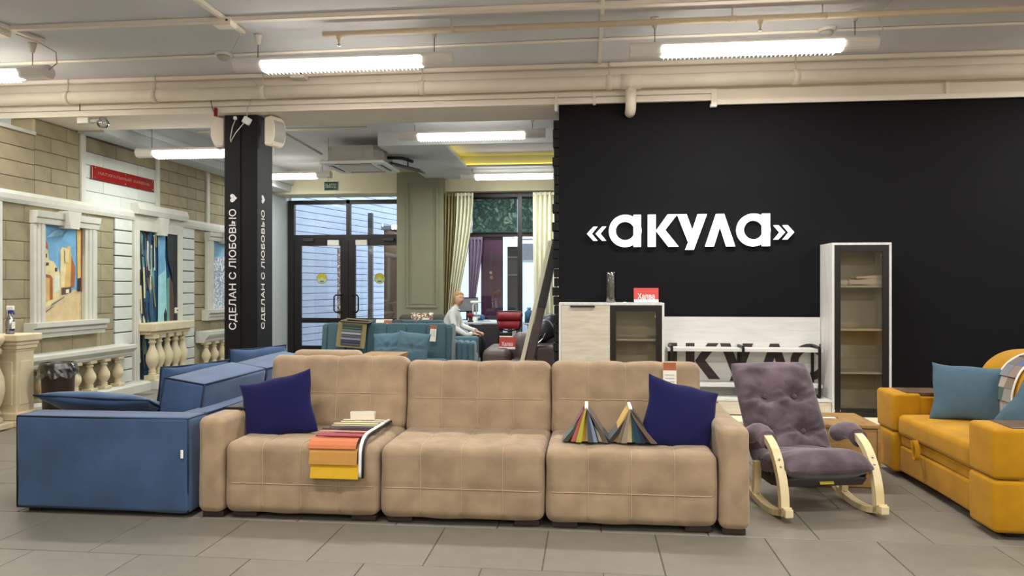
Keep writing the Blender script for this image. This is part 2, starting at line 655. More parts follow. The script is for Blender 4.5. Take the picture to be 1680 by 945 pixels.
hb = bmesh.new(); prism_bm(heart(.092), -.0015, 0, 'xz', hb)
hb.transform(Matrix.Rotation(R(-90), 4, 'Y')); hb.transform(Matrix.Rotation(R(90), 4, 'Z'))
ob('heart_mark', hb, 'paintwhite', colm, Vector((-3.58, 7.75, zh)) - CL)

# ---- stone wall on the left
wl = struct(wbox('wall_left', -6.4, WX - .03, 7.52, 14.6, 0, ZC, 'joint', None, 0), 'decorative stone wall with painted niches')
WL = Vector(wl.location)
wbox('low_wall', -6.4, WX - .03, 4.6, 7.52, 0, 3.07, 'joint', wl, 0)
wbox('coping', -6.42, WX + .02, 4.6, 7.5, 3.07, 3.11, 'stonetrim', wl)
CACHE = {}
nblk = [0]
def block(y0, y1, z0, z1, mat, proud=0, g=.004):
    key = (round(y1 - y0, 3), round(z1 - z0, 3), mat, round(proud, 3))
    c = Vector((WX - .02 + proud / 2, (y0 + y1) / 2, (z0 + z1) / 2)) - WL
    nblk[0] += 1
    if key in CACHE: return ob('stone_block', CACHE[key], None, wl, c)
    bm = bmesh.new(); bbox(bm, (0, 0, 0), (.04 + proud, y1 - y0 - g, z1 - z0 - g), .006, 1)
    o = ob('stone_block', bm, mat, wl, c); CACHE[key] = o.data
    return o
def fill(y0, y1, z0, z1, mat, ch=.17, bl=.55, skip=None, proud=0, g=.004):
    rows = max(1, round((z1 - z0) / ch)); ch = (z1 - z0) / rows
    for r in range(rows):
        za, zb = z0 + r * ch, z0 + (r + 1) * ch
        cuts = [y0]
        y = y0 + bl * (.5 if r % 2 else 1)
        while y < y1 - .12:
            cuts.append(y); y += bl
        cuts.append(y1)
        for a, b in zip(cuts, cuts[1:]):
            if skip and a > skip[0] - .1 and b < skip[1] + .1 and za > skip[2] and zb < skip[3]: continue
            block(a, b, za, zb, mat, proud, g)
fill(5.6, 7.5, 2.41, 3.07, 'stonetan', .17, .9)
fill(7.5, 8.22, 2.41, 3.26, 'stonetan', .17, .5)
fill(8.30, 9.77, 2.41, 3.05, 'stonewhite', .16, .7)
fill(8.30, 9.77, 3.05, 3.22, 'stonetan', .17, .6)
fill(9.84, 11.14, 2.41, 3.26, 'stonetan', .17, .5)
fill(11.22, 12.9, 2.41, 3.26, 'stonetan', .17, .9)
fill(5.6, 8.85, .64, 2.30, 'stonetan', .207, .5, skip=(7.5, 8.4, .8, 2.3))
fill(8.85, 9.22, .13, 2.30, 'stonewhite', .1667, .6, proud=.02, g=.014)
fill(10.36, 10.77, .13, 2.30, 'stonewhite', .1667, .6, proud=.02, g=.014)
fill(10.77, 11.10, .86, 2.30, 'stonetan', .2, .6, g=.012)
fill(10.77, 12.3, .69, .86, 'stonetan', .17, .5)
fill(7.0, 9.0, .13, .50, 'stonetan', .37, .28)
fill(10.8, 12.6, .13, .52, 'stonetan', .39, .28)
fill(12.2, 12.9, .69, 2.30, 'stonetan', .2, .7)
# smooth plaster part beside the entrance
wbox('plaster_panel', WX - .03, WX - .005, 12.9, 14.4, 0, 3.3, 'drywall', wl, 0)
# vertical bands, middle cornice, slab over the niche
for a, b in ((8.22, 8.30), (9.77, 9.84), (11.14, 11.22)):
    wbox('vertical_band', WX - .03, WX + .025, a, b, 2.41, 3.25, 'stonetrim', wl)
def extr_y(name, prof, y0, y1, mat, parent, base=None):
    """moulding: profile (x,z) swept along y"""
    bm = bmesh.new(); prism_bm(prof, y0, y1, 'xz', bm)
    o = ob(name, bm, mat, parent)
    o.location = -Vector(parent.location)
    return o
extr_y('cornice', [(WX - .03, 2.29), (WX + .035, 2.29), (WX + .05, 2.33), (WX + .05, 2.38), (WX + .03, 2.42), (WX - .03, 2.42)], 5.6, 12.9, 'stonetrim', wl)
extr_y('cornice_slab', [(WX - .03, 2.375), (WX + .11, 2.375), (WX + .13, 2.44), (WX + .1, 2.52), (WX - .03, 2.52)], 9.2, 10.42, 'stonetrim', wl)
wbox('corner_pilaster', WX - .03, WX + .03, 6.75, 7.02, .64, 2.29, 'stonewhite', wl)
extr_y('plinth', [(WX - .03, 0), (WX + .20, 0), (WX + .20, .10), (WX + .15, .13), (WX - .03, .13)], 6.3, 12.9, 'stonetrim', wl)
wbox('plinth_step', WX - .03, WX + .30, 9.35, 10.3, 0, .13, 'stonetrim', wl, .008)

# painted niches: stone surround (jambs, lintel, keystone, sill) and a flat painting
def painting(parent, y0, y1, z0, z1, polys, base):
    bm = bmesh.new()
    mats = [base]
    x = WX + .002
    def quad(pl, mi, lift):
        vs = [bm.verts.new((x + lift, y0 + (y1 - y0) * a, z0 + (z1 - z0) * b)) for a, b in pl]
        f = bm.faces.new(vs); f.material_index = mi
    vs0 = bbox(bm, (x - .012, (y0 + y1) / 2, (z0 + z1) / 2), (.024, y1 - y0, z1 - z0))
    for i, (mt, pl) in enumerate(polys):
        if mt not in mats: mats.append(mt)
        quad(pl, mats.index(mt), .0006 * (i + 1))
    o = ob('painting', bm, mats, parent)
    o.location = -Vector(parent.location)
    return o
def jamb(parent, y0, y1, z0, z1):
    w = y1 - y0
    prof = [(0, 0), (.05, 0), (.06, .15), (.045, .22), (.065, .3), (.075, .42), (.05, .5), (.07, .58), (.08, .7), (.055, .78), (.06, 1), (0, 1)]
    bm = bmesh.new()
    prism_bm([(WX + a, y0 + b * w) for a, b in prof], z0, z1, 'xy', bm)
    o = ob('jamb', bm, 'stonetrim', parent); o.location = -Vector(parent.location)
def surround(label, y0, y1, yi0, yi1, zt, zh, z0, zs, polys, base):
    t = thing('niche_surround', label, 'wall niche', (WX, (y0 + y1) / 2, zs))
    jamb(t, y0, yi0, z0, zt); jamb(t, yi1, y1, z0, zt)
    extr_y('lintel', [(WX, zt), (WX + .08, zt), (WX + .09, zt + .05), (WX + .075, zt + .055), (WX + .1, zt + .07), (WX + .11, zh), (WX, zh)], y0 - .01, y1 + .01, 'stonetrim', t)
    ym = (y0 + y1) / 2
    bm = bmesh.new()
    prism_bm([(ym - .075, zt - .03), (ym + .075, zt - .03), (ym + .11, zh + .03), (ym - .11, zh + .03)], WX, WX + .15, 'yz', bm)
    o = ob('keystone', bm, 'stonetrim', t); o.location = -Vector(t.location)
    extr_y('sill', [(WX, zs), (WX + .10, zs), (WX + .10, zs + .05), (WX + .13, zs + .06), (WX + .13, zs + .09), (WX + .11, zs + .1), (WX + .16, zs + .12), (WX + .16, zs + (z0 - zs)), (WX, z0)], y0 - .09, y1 + .09, 'stonetrim', t)
    painting(t, yi0, yi1, z0, zt, polys, base)
    return t
for n, c in (('p_sky', '6fa3c8'), ('p_sky2', '8cb8d4'), ('p_sand', 'cdb68a'), ('p_ochre', 'd2b06a'), ('p_cream', 'dccb98'), ('p_rust', 'a5603a'), ('p_brown', '5d4034'), ('p_dark', '26262c'), ('p_grey', '77797c'),
             ('p_pale', 'd9dccb'), ('p_teal', '5f9c94'), ('p_cyan', '9cd0d8'), ('p_deep', '30567c'), ('p_olive', '7d7a48'), ('p_navy', '3b4a78')):
    M(n, c, .75, .12, 9, contrast=.2, bump=.1, bscale=60)
street = [
    ('p_sand', [(0, 0), (1, 0), (1, .30), (.8, .33), (.45, .24), (0, .12)]),
    ('p_cream', [(0, .12), (.45, .24), (.45, .50), (.30, .62), (.18, .64), (.16, .74), (.05, .80), (0, .78)]),
    ('p_ochre', [(0, .17), (.20, .22), (.22, .46), (0, .48)]),
    ('p_rust', [(.20, .22), (.27, .23), (.27, .45), (.22, .48), (0, .50), (0, .465), (.20, .45)]),
    ('p_brown', [(.32, .52), (.38, .52), (.38, .56), (.32, .56)]),
    ('p_pale', [(.30, .30), (.44, .33), (.44, .48), (.30, .48)]),
    ('p_cream', [(.45, .24), (.62, .30), (.68, .32), (.68, .77), (.50, .78), (.45, .75)]),
    ('p_ochre', [(.55, .36), (.72, .36), (.75, .52), (.70, .80), (.62, .79)]),
    ('p_rust', [(.70, .36), (.80, .36), (.83, .56), (.72, .70)]),
    ('p_brown', [(.47, .27), (.72, .30), (.72, .36), (.47, .35)]),
    ('p_pale', [(.58, .29), (.66, .295), (.66, .335), (.58, .33)]),
    ('p_grey', [(.26, .19), (.55, .26), (.52, .24), (.2, .15)]),
    ('p_ochre', [(.88, .30), (.96, .31), (.96, 1), (.86, 1), (.87, .52)]),
    ('p_rust', [(.96, .31), (1, .31), (1, 1), (.96, 1)]),
    ('p_dark', [(.87, .31), (.96, .31), (.96, .46), (.88, .45)]),
    ('p_rust', [(.05, .80), (.16, .74), (.14, .79), (.11, .83), (.08, .83)]),
    ('p_brown', [(.10, .58), (.16, .58), (.16, .61), (.10, .61)]),
    ('p_brown', [(.08, .66), (.12, .66), (.12, .70), (.08, .70)]),
    ('p_grey', [(.05, .10), (.30, .16), (.22, .15), (.02, .08)]),
    ('p_cream', [(.55, .62), (.64, .62), (.66, .76), (.54, .76)]),
    ('p_sky2', [(.08, .86), (.45, .9), (.6, .98), (.3, .95)]),
]
surround('stone niche with a painted sunny street under blue sky', 7.43, 8.45, 7.59, 8.25, 2.10, 2.24, 1.0, .83, street, 'p_sky')
alley = [('p_dark', [(0, 0), (.14, 0), (.13, .6), (.3, 1), (0, 1)])]
rnd = random.Random(5)
for k in range(60):
    a = rnd.uniform(.03, .42); b = rnd.uniform(0, .9); w = rnd.uniform(.015, .06); h = rnd.uniform(.08, .28); sl = rnd.uniform(-.08, .02); a = max(a, -sl)
    alley.append((rnd.choice(['p_pale', 'p_cream', 'p_teal', 'p_olive', 'p_dark', 'p_pale', 'p_grey', 'p_deep']), [(a, b), (a + w, b), (a + w + sl, min(1, b + h)), (a + sl, min(1, b + h))]))
alley += [('p_cyan', [(.48, .30), (.72, .34), (.70, .72), (.62, 1), (.50, 1)]),
          ('p_sky', [(.50, .70), (.66, .74), (.68, 1), (.48, 1)]),
          ('p_teal', [(.70, .2), (.80, .2), (.80, .7), (.72, .68)]),
          ('p_brown', [(.80, 0), (.90, 0), (.92, .6), (.78, .72)]),
          ('p_dark', [(.88, 0), (1, 0), (1, 1), (.72, 1), (.74, .82), (.84, .72), (.90, .55)]),
          ('p_navy', [(.44, 0), (.82, 0), (.74, .22), (.48, .24)]),
          ('p_pale', [(.56, .05), (.60, .05), (.60, .20), (.57, .2)]),
          ('p_dark', [(.64, .38), (.71, .38), (.72, .43), (.675, .47), (.63, .43)])]
t = thing('niche_surround', 'tall stone doorway niche with a painted blue alley', 'wall niche', (WX, 9.8, .13))
jamb(t, 9.22, 9.31, .13, 2.16); jamb(t, 10.25, 10.36, .13, 2.16)
extr_y('lintel', [(WX, 2.16), (WX + .06, 2.16), (WX + .07, 2.29), (WX, 2.29)], 9.22, 10.36, 'stonetrim', t)
bm = bmesh.new(); prism_bm([(9.73, 2.12), (9.87, 2.12), (9.92, 2.37), (9.68, 2.37)], WX, WX + .12, 'yz', bm)
o = ob('keystone', bm, 'stonetrim', t); o.location = -Vector(t.location)
painting(t, 9.31, 10.25, .13, 2.16, alley, 'p_deep')
wbox('niche_edge', WX - .01, WX + .008, 10.17, 10.25, .13, 2.1, 'black', t, 0)
town = [('p_sky2', [(0, .75), (1, .8), (1, 1), (0, 1)]), ('p_dark', [(.70, .84), (.86, .84), (.84, .9), (.78, .95), (.72, .9)]), ('p_grey', [(.76, .7), (.80, .7), (.80, .84), (.76, .84)])]
surround('stone niche with a painted white hillside town', 11.10, 12.12, 11.28, 11.94, 2.14, 2.27, 1.03, .86, town, 'mural_white')
sw = thing('wall_socket', 'white surface socket at the edge of the alley painting', 'socket', (WX + .012, 10.22, px(287, 509, X=WX).z))
box('socket_box', (.02, 0, 0), (.04, .085, .085), 'plasticwhite', sw)
box('socket_slot', (.042, .01, 0), (.004, .03, .02), 'darkgrey', sw)
wtube('cable', [(WX + .02, 10.22, px(287, 503, X=WX).z), (WX + .02, 10.23, 1.35), (WX + .02, 10.25, 1.7)], .006, 'black', sw)

# balusters
def baluster_bm(h, r, sq=True):
    prof = [(.62, .10), (.62, .13), (.50, .15), (.58, .18), (.58, .20), (.45, .23), (.62, .28), (.92, .38), (1.0, .46), (.92, .55), (.62, .66), (.45, .74), (.42, .80), (.60, .815), (.60, .84), (.44, .86), (.50, .89), (.72, .91)]
    bm = lathe_bm([(a * r, z * h) for a, z in prof], 16)
    bbox(bm, (0, 0, h * .05), (r * 1.75, r * 1.75, h * .10), .004, 1)
    bbox(bm, (0, 0, h * .955), (r * 1.6, r * 1.6, h * .09), .004, 1)
    return bm
b1 = thing('stone_balustrade', 'long stone balustrade below the sunny street painting', 'balustrade', (WX + .1, 8.0, .13))
extr_y('rail', [(WX, .50), (WX + .14, .50), (WX + .16, .53), (WX + .16, .545), (WX + .20, .58), (WX + .22, .60), (WX + .22, .64), (WX, .655)], 6.95, 9.02, 'stonetrim', b1)
me = None
for y in (7.22, 7.48, 7.74, 8.0, 8.26, 8.52, 8.785):
    o = ob('baluster', me if me else baluster_bm(.37, .072), 'stonecream', b1, (0, y - 8.0, 0)); me = o.data
b3 = thing('stone_balustrade', 'stone balustrade below the white town painting', 'balustrade', (WX + .1, 11.7, .13))
extr_y('rail', [(WX, .52), (WX + .14, .52), (WX + .16, .55), (WX + .16, .57), (WX + .20, .61), (WX + .22, .64), (WX + .22, .69), (WX, .70)], 10.82, 12.6, 'stonetrim', b3)
me = None
for y in (10.96, 11.21, 11.46, 11.71, 11.96, 12.21):
    o = ob('baluster', me if me else baluster_bm(.39, .072), 'stonecream', b3, (0, y - 11.7, 0)); me = o.data
b2 = thing('stone_balcony', 'small stone balcony in front of the blue alley painting', 'balustrade', (WX + .14, 9.8, .13))
wbox('rail', WX, WX + .27, 9.27, 10.33, .79, .90, 'stonecream', b2, .012)
wbox('rail', WX, WX + .22, 9.31, 10.29, .745, .79, 'stonecream', b2, .008)
me = None
for i, y in enumerate((9.42, 9.62, 9.82, 10.02, 10.20)):
    o = ob('baluster', me if me else baluster_bm(.615, .085), 'stonecream', b2, (.03 if i == 0 else 0, y - 9.8, 0)); me = o.data

# balustrade end with pedestal at the left edge of the room
pd = thing('stone_pedestal', 'square stone pedestal with moulded cap beside the waste bin', 'pedestal', (-5.80, 6.86, 0))
box('base', (0, 0, .03), (.34, .34, .06), 'stonecream', pd, .01)
box('base', (0, 0, .10), (.30, .30, .08), 'stonecream', pd, .015)
box('shaft', (0, 0, .44), (.235, .235, .62), 'stonecream', pd, .008)
box('shaft_panel', (.0, 0, .43), (.25, .15, .44), 'stonecream', pd, .006)
box('shaft_panel', (.0, 0, .43), (.15, .25, .44), 'stonecream', pd, .006)
for z, s, h in ((.76, .25, .03), (.79, .28, .04), (.83, .30, .04), (.885, .34, .07)): box('cap', (0, 0, z), (s, s, h), 'stonecream', pd, .01)
gb = thing('stone_baluster', 'thick turned stone baluster next to the square pedestal', 'baluster', (-5.83, 6.55, 0))
ob('baluster_body', lathe_bm([(.13, .06), (.13, .10), (.10, .13), (.12, .16), (.10, .2), (.13, .28), (.15, .38), (.14, .5), (.10, .62), (.085, .72), (.12, .74), (.12, .78), (.10, .80), (.13, .84), (.15, .88), (.13, .93), (.05, .96)], 24), 'stonecream', gb)
box('base', (0, 0, .03), (.32, .32, .06), 'stonecream', gb, .01)
sb = thing('spray_bottle', 'clear spray bottle with blue trigger and blue liquid', 'bottle', (-5.80, 6.80, .92))
ob('bottle_body', lathe_bm([(.036, 0), (.04, .01), (.04, .13), (.03, .16), (.014, .2), (.014, .215)], 18), 'bottleglass', sb)
ob('liquid', lathe_bm([(.034, .004), (.036, .01), (.036, .05), (.002, .05)], 18), 'liquid', sb)
ob('collar', lathe_bm([(.018, .205), (.018, .235), (.012, .24)], 14), 'triggerblue', sb)
box('spray_head', (.005, 0, .262), (.075, .03, .045), 'whitebright', sb, .008)
box('trigger', (.035, 0, .225), (.012, .018, .06), 'triggerblue', sb, .004, (0, R(-25), 0))
box('label', (.035, 0, .09), (.012, .04, .07), 'white', sb, .003)

# red sign
rs = thing('wall_sign', 'long red sign plate screwed to the white stone blocks', 'sign', (WX, 9.05, 2.81))
box('sign_plate', (.02, 0, 0), (.012, 1.29, .17), 'red', rs, .003)
for y in (-.6, 0, .6):
    for z in (-.06, .06):
        ob('screw', lathe_bm([(.009, 0), (.009, .008), (.004, .012)], 8), 'chrome', rs, (.026, y, z), (0, R(90), 0))
text_obj('lettering', 'НАТУРАЛЬНЫЙ', .05, 'signletter', rs, (.0265, -.20, 0), (R(90), 0, R(90)), .0008, 0, width=.66)
text_obj('lettering', 'КАМЕНЬ', .05, 'signletter', rs, (.0265, .36, 0), (R(90), 0, R(90)), .0008, 0, width=.36)

# ---- back wall, door niche, entrance doors
DX0 = px(472, 400, Y=YD).x
PX0, PX1 = px(652, 400, Y=13.55).x, px(728, 400, Y=13.55).x   # pilaster
WXA, WXB = PX1 + .02, .6                                        # window opening
zdo = px(600, 317, Y=YB).z                                      # top of door opening
zwo = px(830, 313, Y=YB).z                                      # top of window opening
bk = bpy.data.objects.new('wall_back', None); COL.objects.link(bk); bk.location = (0, YB, 0)
struct(bk, 'pale plastered wall around the entrance and the window')
wbox('wall_panel', WX, PX1, YB, YB + .6, zdo, ZC, 'plasterwarm', bk, 0)
wbox('wall_panel', PX0 - .0, PX1, YB - .0, YB + .6, 0, zdo, 'plasterwarm', bk, 0)
wbox('wall_panel', PX1, 8.0, YB, YB + .35, zwo, ZC, 'plasterwarm', bk, 0)
wbox('wall_panel', WXB + 1.2, 8.0, YB, YB + .35, 0, zwo, 'plasterwarm', bk, 0)
wbox('wall_panel', PX1, 8.0, YB, YB + .35, 0, .45, 'plasterwarm', bk, 0)
pil = struct(wbox('trim_4', PX0, PX1, 13.5, YB, 0, px(690, 282, Y=13.5).z, 'pilaster', None, .004), 'olive green pilaster with a moulded panel')
pz0, pz1 = px(690, 505, Y=13.5).z, px(690, 298, Y=13.5).z
pa, pb = px(667, 400, Y=13.5).x, px(718, 400, Y=13.5).x
def frame_mould(parent, x0, x1, z0, z1, y, w, d, mat):
    for n_, a in enumerate(((x0, x1, z0, z0 + w), (x0, x1, z1 - w, z1), (x0, x0 + w, z0 + w, z1 - w), (x1 - w, x1, z0 + w, z1 - w))):
        wbox('moulding', a[0], a[1], y - d, y, a[2], a[3], mat, parent, .004)
frame_mould(pil, pa, pb, pz0, pz1, 13.5, .03, .018, 'pilaster')
frame_mould(pil, pa + .07, pb - .07, pz0 + .07, pz1 - .07, 13.5, .015, .008, 'pilaster')

def D(u): return px(u, 400, Y=YD).x
def DZ(v): return px(570, v, Y=YD).z
d1 = bpy.data.objects.new('door_1', None); COL.objects.link(d1); d1.location = (D(571), YD, 0)
struct(d1, 'dark brown glazed double entrance door with a transom window')
zt0, zt1 = DZ(328), DZ(385)
xa, xm, xb = DX0, D(571), D(672)
wbox('frame_post', xa, xa + .13, YD, YD + .1, 0, zt0, 'frame', d1)
wbox('frame_post', xm - .04, xm + .04, YD, YD + .1, zt1, zt0, 'frame', d1)
wbox('frame_post', xb - .1, xb, YD, YD + .1, 0, zt0, 'frame', d1)
wbox('frame_rail', xa + .13, xb - .1, YD, YD + .1, zt0 - .08, zt0, 'frame', d1)
wbox('frame_rail', xa + .13, xb - .1, YD, YD + .1, zt1 - .09, zt1, 'frame', d1)
wbox('transom_pane', xa + .13, xm - .04, YD + .045, YD + .055, zt1, zt0 - .08, 'glass', d1, 0)
wbox('transom_pane', xm + .04, xb - .1, YD + .045, YD + .055, zt1, zt0 - .08, 'glass', d1, 0)
zl = zt1 - .09
for s, (a, b) in enumerate(((xa + .135, xm - .005), (xm + .005, xb - .105))):
    lf = wbox('door_leaf', a, a + .14, YD + .01, YD + .08, .02, zl - .005, 'frame', d1)
    L0 = Vector(lf.location) + Vector(d1.location)
    def lb(name, x0, x1, y0, y1, z0, z1, mat, bev=.004):
        c = Vector(((x0 + x1) / 2, (y0 + y1) / 2, (z0 + z1) / 2)) - L0
        return box(name, c, (x1 - x0, y1 - y0, z1 - z0), mat, lf, bev)
    lb('stile', b - .16, b, YD + .01, YD + .08, .02, zl - .005, 'frame')
    lb('top_rail', a + .14, b - .16, YD + .01, YD + .08, zl - .13, zl - .005, 'frame')
    zr = DZ(526)
    lb('middle_rail', a + .14, b - .16, YD + .01, YD + .08, zr - .05, zr + .05, 'frame')
    lb('bottom_rail', a + .14, b - .16, YD + .01, YD + .08, .02, .2, 'frame')
    lb('pane', a + .14, b - .16, YD + .04, YD + .05, .2, zr - .05, 'glass', 0)
    lb('pane', a + .14, b - .16, YD + .04, YD + .05, zr + .05, zl - .13, 'glass', 0)
    hx = b - .13 if s == 0 else a + .10
    sg = -1 if s == 0 else 1
    hz0, hz1 = DZ(512), DZ(484)
    hp = [(hx, YD + .01, hz0), (hx, YD - .05, hz0), (hx + sg * .10, YD - .07, hz0), (hx + sg * .13, YD - .07, hz0 + .04), (hx + sg * .13, YD - .07, hz1 - .04), (hx + sg * .10, YD - .07, hz1), (hx, YD - .05, hz1), (hx, YD + .01, hz1)]
    ob('handle', tube_bm([Vector(p) - L0 for p in hp], .016, 8), 'black', lf)
    # door closer / sensor boxes
    cx = D(548) if s == 0 else D(594)
    lb('sensor_box', cx - .12, cx + .12, YD - .06, YD + .01, DZ(403), DZ(394), 'plasticwhite', .01)
    lb('closer', (a + .2) if s == 0 else b - .42, (a + .42) if s == 0 else b - .2, YD - .05, YD + .01, DZ(396), DZ(391), 'darkgrey', .01)
    # round sticker
    sx, sz = (D(527) if s == 0 else D(622)), DZ(457)
    rr = .105
    ob('sticker', prism_bm([(rr * math.cos(k * math.pi / 16), rr * math.sin(k * math.pi / 16)) for k in range(32)], -.002, 0, 'xz'), 'greenstick', lf, Vector((sx, YD + .039, sz)) - L0)
    yl = [(rr * .93 * math.cos(k * math.pi / 16), rr * .93 * math.sin(k * math.pi / 16)) for k in range(0, 17)] + [(-rr * .45, rr * -.02), (0, rr * .35), (rr * .45, rr * -.02)]
    ob('sticker_print', prism_bm(yl, -.001, 0, 'xz'), 'yellowstick', lf, Vector((sx, YD + .0365, sz)) - L0)
    box('sticker_print', Vector((sx, YD + .0365, sz - .06)) - L0, (.08, .001, .035), 'p_olive', lf, 0)
    ob('sticker_ring', tube_bm([(rr * math.cos(k * math.pi / 16), 0, rr * math.sin(k * math.pi / 16)) for k in range(32)], .004, 6, None, True), 'p_olive', lf, Vector((sx, YD + .036, sz)) - L0)
# wooden siding of the porch outside
sd = thing('siding_wall', 'pale blue grey plank siding outside the entrance doors', 'siding', (-6.75, 14.75, 0), R(-14))
sme = None
wbk = box('backing', (-.06, 5, 2.6), (.06, 10, 5.2), 'gapdark', sd, 0)
for k in range(33):
    o = ob('plank', sme, None, sd, (0, 5, .08 + k * .155)) if sme else box('plank', (0, 5, .08), (.03, 10, .143), 'siding', sd, .004)
    sme = o.data
ax_ = px(560, 450, Y=17.2).x
pp = thing('printed_banner', 'narrow floral printed banner standing outside the left door leaf', 'banner', (px(559, 450, Y=16.5).x, 16.5, 0))
box('banner_panel', (0, 0, 1.2), (.16, .03, 2.2), 'floral', pp, .003); box('banner_foot', (0, 0, .06), (.3, .3, .12), 'black', pp, .01)
pp = thing('porch_post', 'dark square porch post outside the right door leaf', 'post', (px(608, 450, Y=17.5).x, 17.5, -.05))
box('post', (0, 0, 1.6), (.11, .11, 3.3), 'darkgrey', pp, .004); box('post_foot', (0, 0, .06), (.2, .2, .12), 'darkgrey', pp, .01)
pp = thing('porch_post', 'brown red brick pier at the edge of the right door leaf', 'post', (px(650, 450, Y=16.6).x, 16.6, -.05))
box('pier', (0, 0, 1.5), (.5, .3, 2.5), 'p_brown', pp, .01); box('pier_cap', (0, 0, 2.8), (.6, .4, .1), 'p_grey', pp, .01)
struct(wbox('ground_outside', -14, 10, 14.6, 40, -.25, -.05, 'asphalt', None, 0), 'paved ground outside the shop')
fc = thing('white_facade', 'bright white building across the street', 'building', (2, 30, -.05))
box('facade_wall', (0, 0, 6), (30, .5, 12), 'facade', fc, 0)
for i in range(-6, 7):
    for z in (3.2, 6.2, 9.2):
        fw = box('window', (i * 2.1, -.26, z), (1.1, .06, 1.5), 'plasticgrey', fc, .01)
        box('pane', (0, -.035, 0), (.95, .01, 1.35), 'p_grey', fw, 0)

# ---- shop window with blind and curtains
YV = YB + .28
def V(u): return px(u, 400, Y=YV).x
def VZ(v): return px(830, v, Y=YV).z
w1 = bpy.data.objects.new('window_1', None); COL.objects.link(w1); w1.location = (V(850), YV, .45)
struct(w1, 'large dark framed shop window')
wz0, wz1, wzm = .45, VZ(321), VZ(385)
vx0, vx1, vx2 = PX1 + .0, V(853), 1.8
wbox('frame_rail', vx0, vx2, YV, YV + .07, wz1 - .06, zwo, 'frame', w1)
wbox('frame_rail', vx0, vx2, YV, YV + .07, wzm - .04, wzm + .04, 'frame', w1)
wbox('frame_rail', vx0, vx2, YV, YV + .07, wz0, wz0 + .06, 'frame', w1)
for x in (vx0 + .03, vx1, V(915) + .3, vx2 - .03): wbox('frame_post', x - .045, x + .045, YV - .005, YV + .075, wz0, zwo, 'frame', w1)
for a, b in ((vx0 + .07, vx1 - .045), (vx1 + .045, V(915) + .26)):
    wbox('pane', a, b, YV + .03, YV + .04, wz0 + .06, wzm - .04, 'glass', w1, 0)
    wbox('pane', a, b, YV + .03, YV + .04, wzm + .04, wz1 - .06, 'glass', w1, 0)
for a, b, nm in ((V(776), V(849), 'wide roller blind with green leaf pattern above the desk'), (V(857), V(880), 'narrow roller blind with green leaf pattern beside the cream curtain')):
    rb = thing('roller_blind', nm, 'blind', ((a + b) / 2, YV - .05, wzm + .05))
    wbox('blind_fabric', a, b, YV - .055, YV - .045, wzm + .05, wz1 - .06, 'blindleaf', rb, 0)
    wbox('bottom_bar', a, b, YV - .06, YV - .04, wzm + .03, wzm + .05, 'black', rb, .004)
    rl = tube_bm([(a, YV - .05, wz1 - .05), (b, YV - .05, wz1 - .05)], .022, 12)
    o = ob('roller', rl, 'black', rb); o.location = -Vector(rb.location)
# purple panel, sheer and lettering seen in the lower pane
bn = thing('window_banner', 'purple window panel with white vertical lettering behind the desk', 'banner', ((V(793) + V(824)) / 2, YV + .11, wz0 + .06))
wbox('banner_panel', V(788), V(824), YV + .1, YV + .12, wz0 + .06, VZ(388), 'purple', bn, .002)
text_obj('lettering', S_, .07, 'sheer', bn, Vector((V(805), YV + .098, (VZ(500) + VZ(410)) / 2)) - Vector(bn.location), (R(90), R(-90), 0), .001, 0, width=VZ(410) - VZ(500))
box('red_mark', Vector((V(805), YV + .097, VZ(455))) - Vector(bn.location), (.08, .002, .085), 'redsign', bn, 0)
ob('ring_mark', tube_bm([(.02 * math.cos(k * math.pi / 8), 0, .02 * math.sin(k * math.pi / 8)) for k in range(16)], .006, 6, None, True), 'whitebright', bn, Vector((V(805), YV + .095, VZ(455))) - Vector(bn.location))
box('white_mark', Vector((V(804), YV + .097, VZ(447))) - Vector(bn.location), (.05, .002, .05), 'whitebright', bn, 0)
sh = thing('street_shelving', 'dark grey panel standing outside the shop window', 'panel', ((V(825) + V(849)) / 2, 14.6, 0))
wbox('panel', V(827), V(849), 14.55, 14.65, 0, VZ(402), 'darkgrey', sh, .01)
wbox('panel_shelf', V(828), V(848), 14.5, 14.55, VZ(452), VZ(449), 'p_grey', sh, .002)
wbox('panel_shelf', V(828), V(848), 14.5, 14.55, VZ(422), VZ(419), 'p_grey', sh, .002)

def curtain(name, label, tl, tr, bl, br, z0, z1, y, folds, mat, amp=.045, pinch=None, group=None):
    t = thing(name, label, 'curtain', ((bl + br) / 2, y, z0), 0, group)
    bm = bmesh.new()
    nu, nv = folds * 8, 16
    G = []
    for j in range(nv + 1):
        f = j / nv
        z = z0 + (z1 - z0) * f
        e = (lambda q: q * q * (3 - 2 * q))(f)
        a, b = bl + (tl - bl) * e, br + (tr - br) * e
        row = []
        for i in range(nu + 1):
            g = i / nu
            x = a + (b - a) * g
            yy = y + amp * math.sin(g * folds * 2 * math.pi + .6 * math.sin(3 * f)) + .3 * amp * math.sin(g * folds * 4.3 * math.pi + 1 + 2 * f)
            row.append(bm.verts.new((x - t.location.x, yy - y, z - z0)))
        G.append(row)
    for j in range(nv):
        for i in range(nu):
            fc_ = bm.faces.new((G[j][i], G[j][i + 1], G[j + 1][i + 1], G[j + 1][i])); fc_.smooth = True
    o = ob('drape', bm, mat, t)
    o.modifiers.new('thick', 'SOLIDIFY').thickness = .006
    bm = bmesh.new(); bbox(bm, (((tl + tr) / 2) - t.location.x, 0, z1 - z0 - .03), (abs(tr - tl), .03, .05), .005, 1)
    ob('heading_tape', bm, mat, t)
    return t
YCu = YB - .1
def CX(u): return px(u, 400, Y=YCu).x
zct = px(760, 317, Y=YCu).z
curtain('curtain', 'olive brown curtain hanging beside the green pilaster', CX(728), CX(748), CX(726), CX(737), .06, zct, YCu, 4, 'curtainbrown')
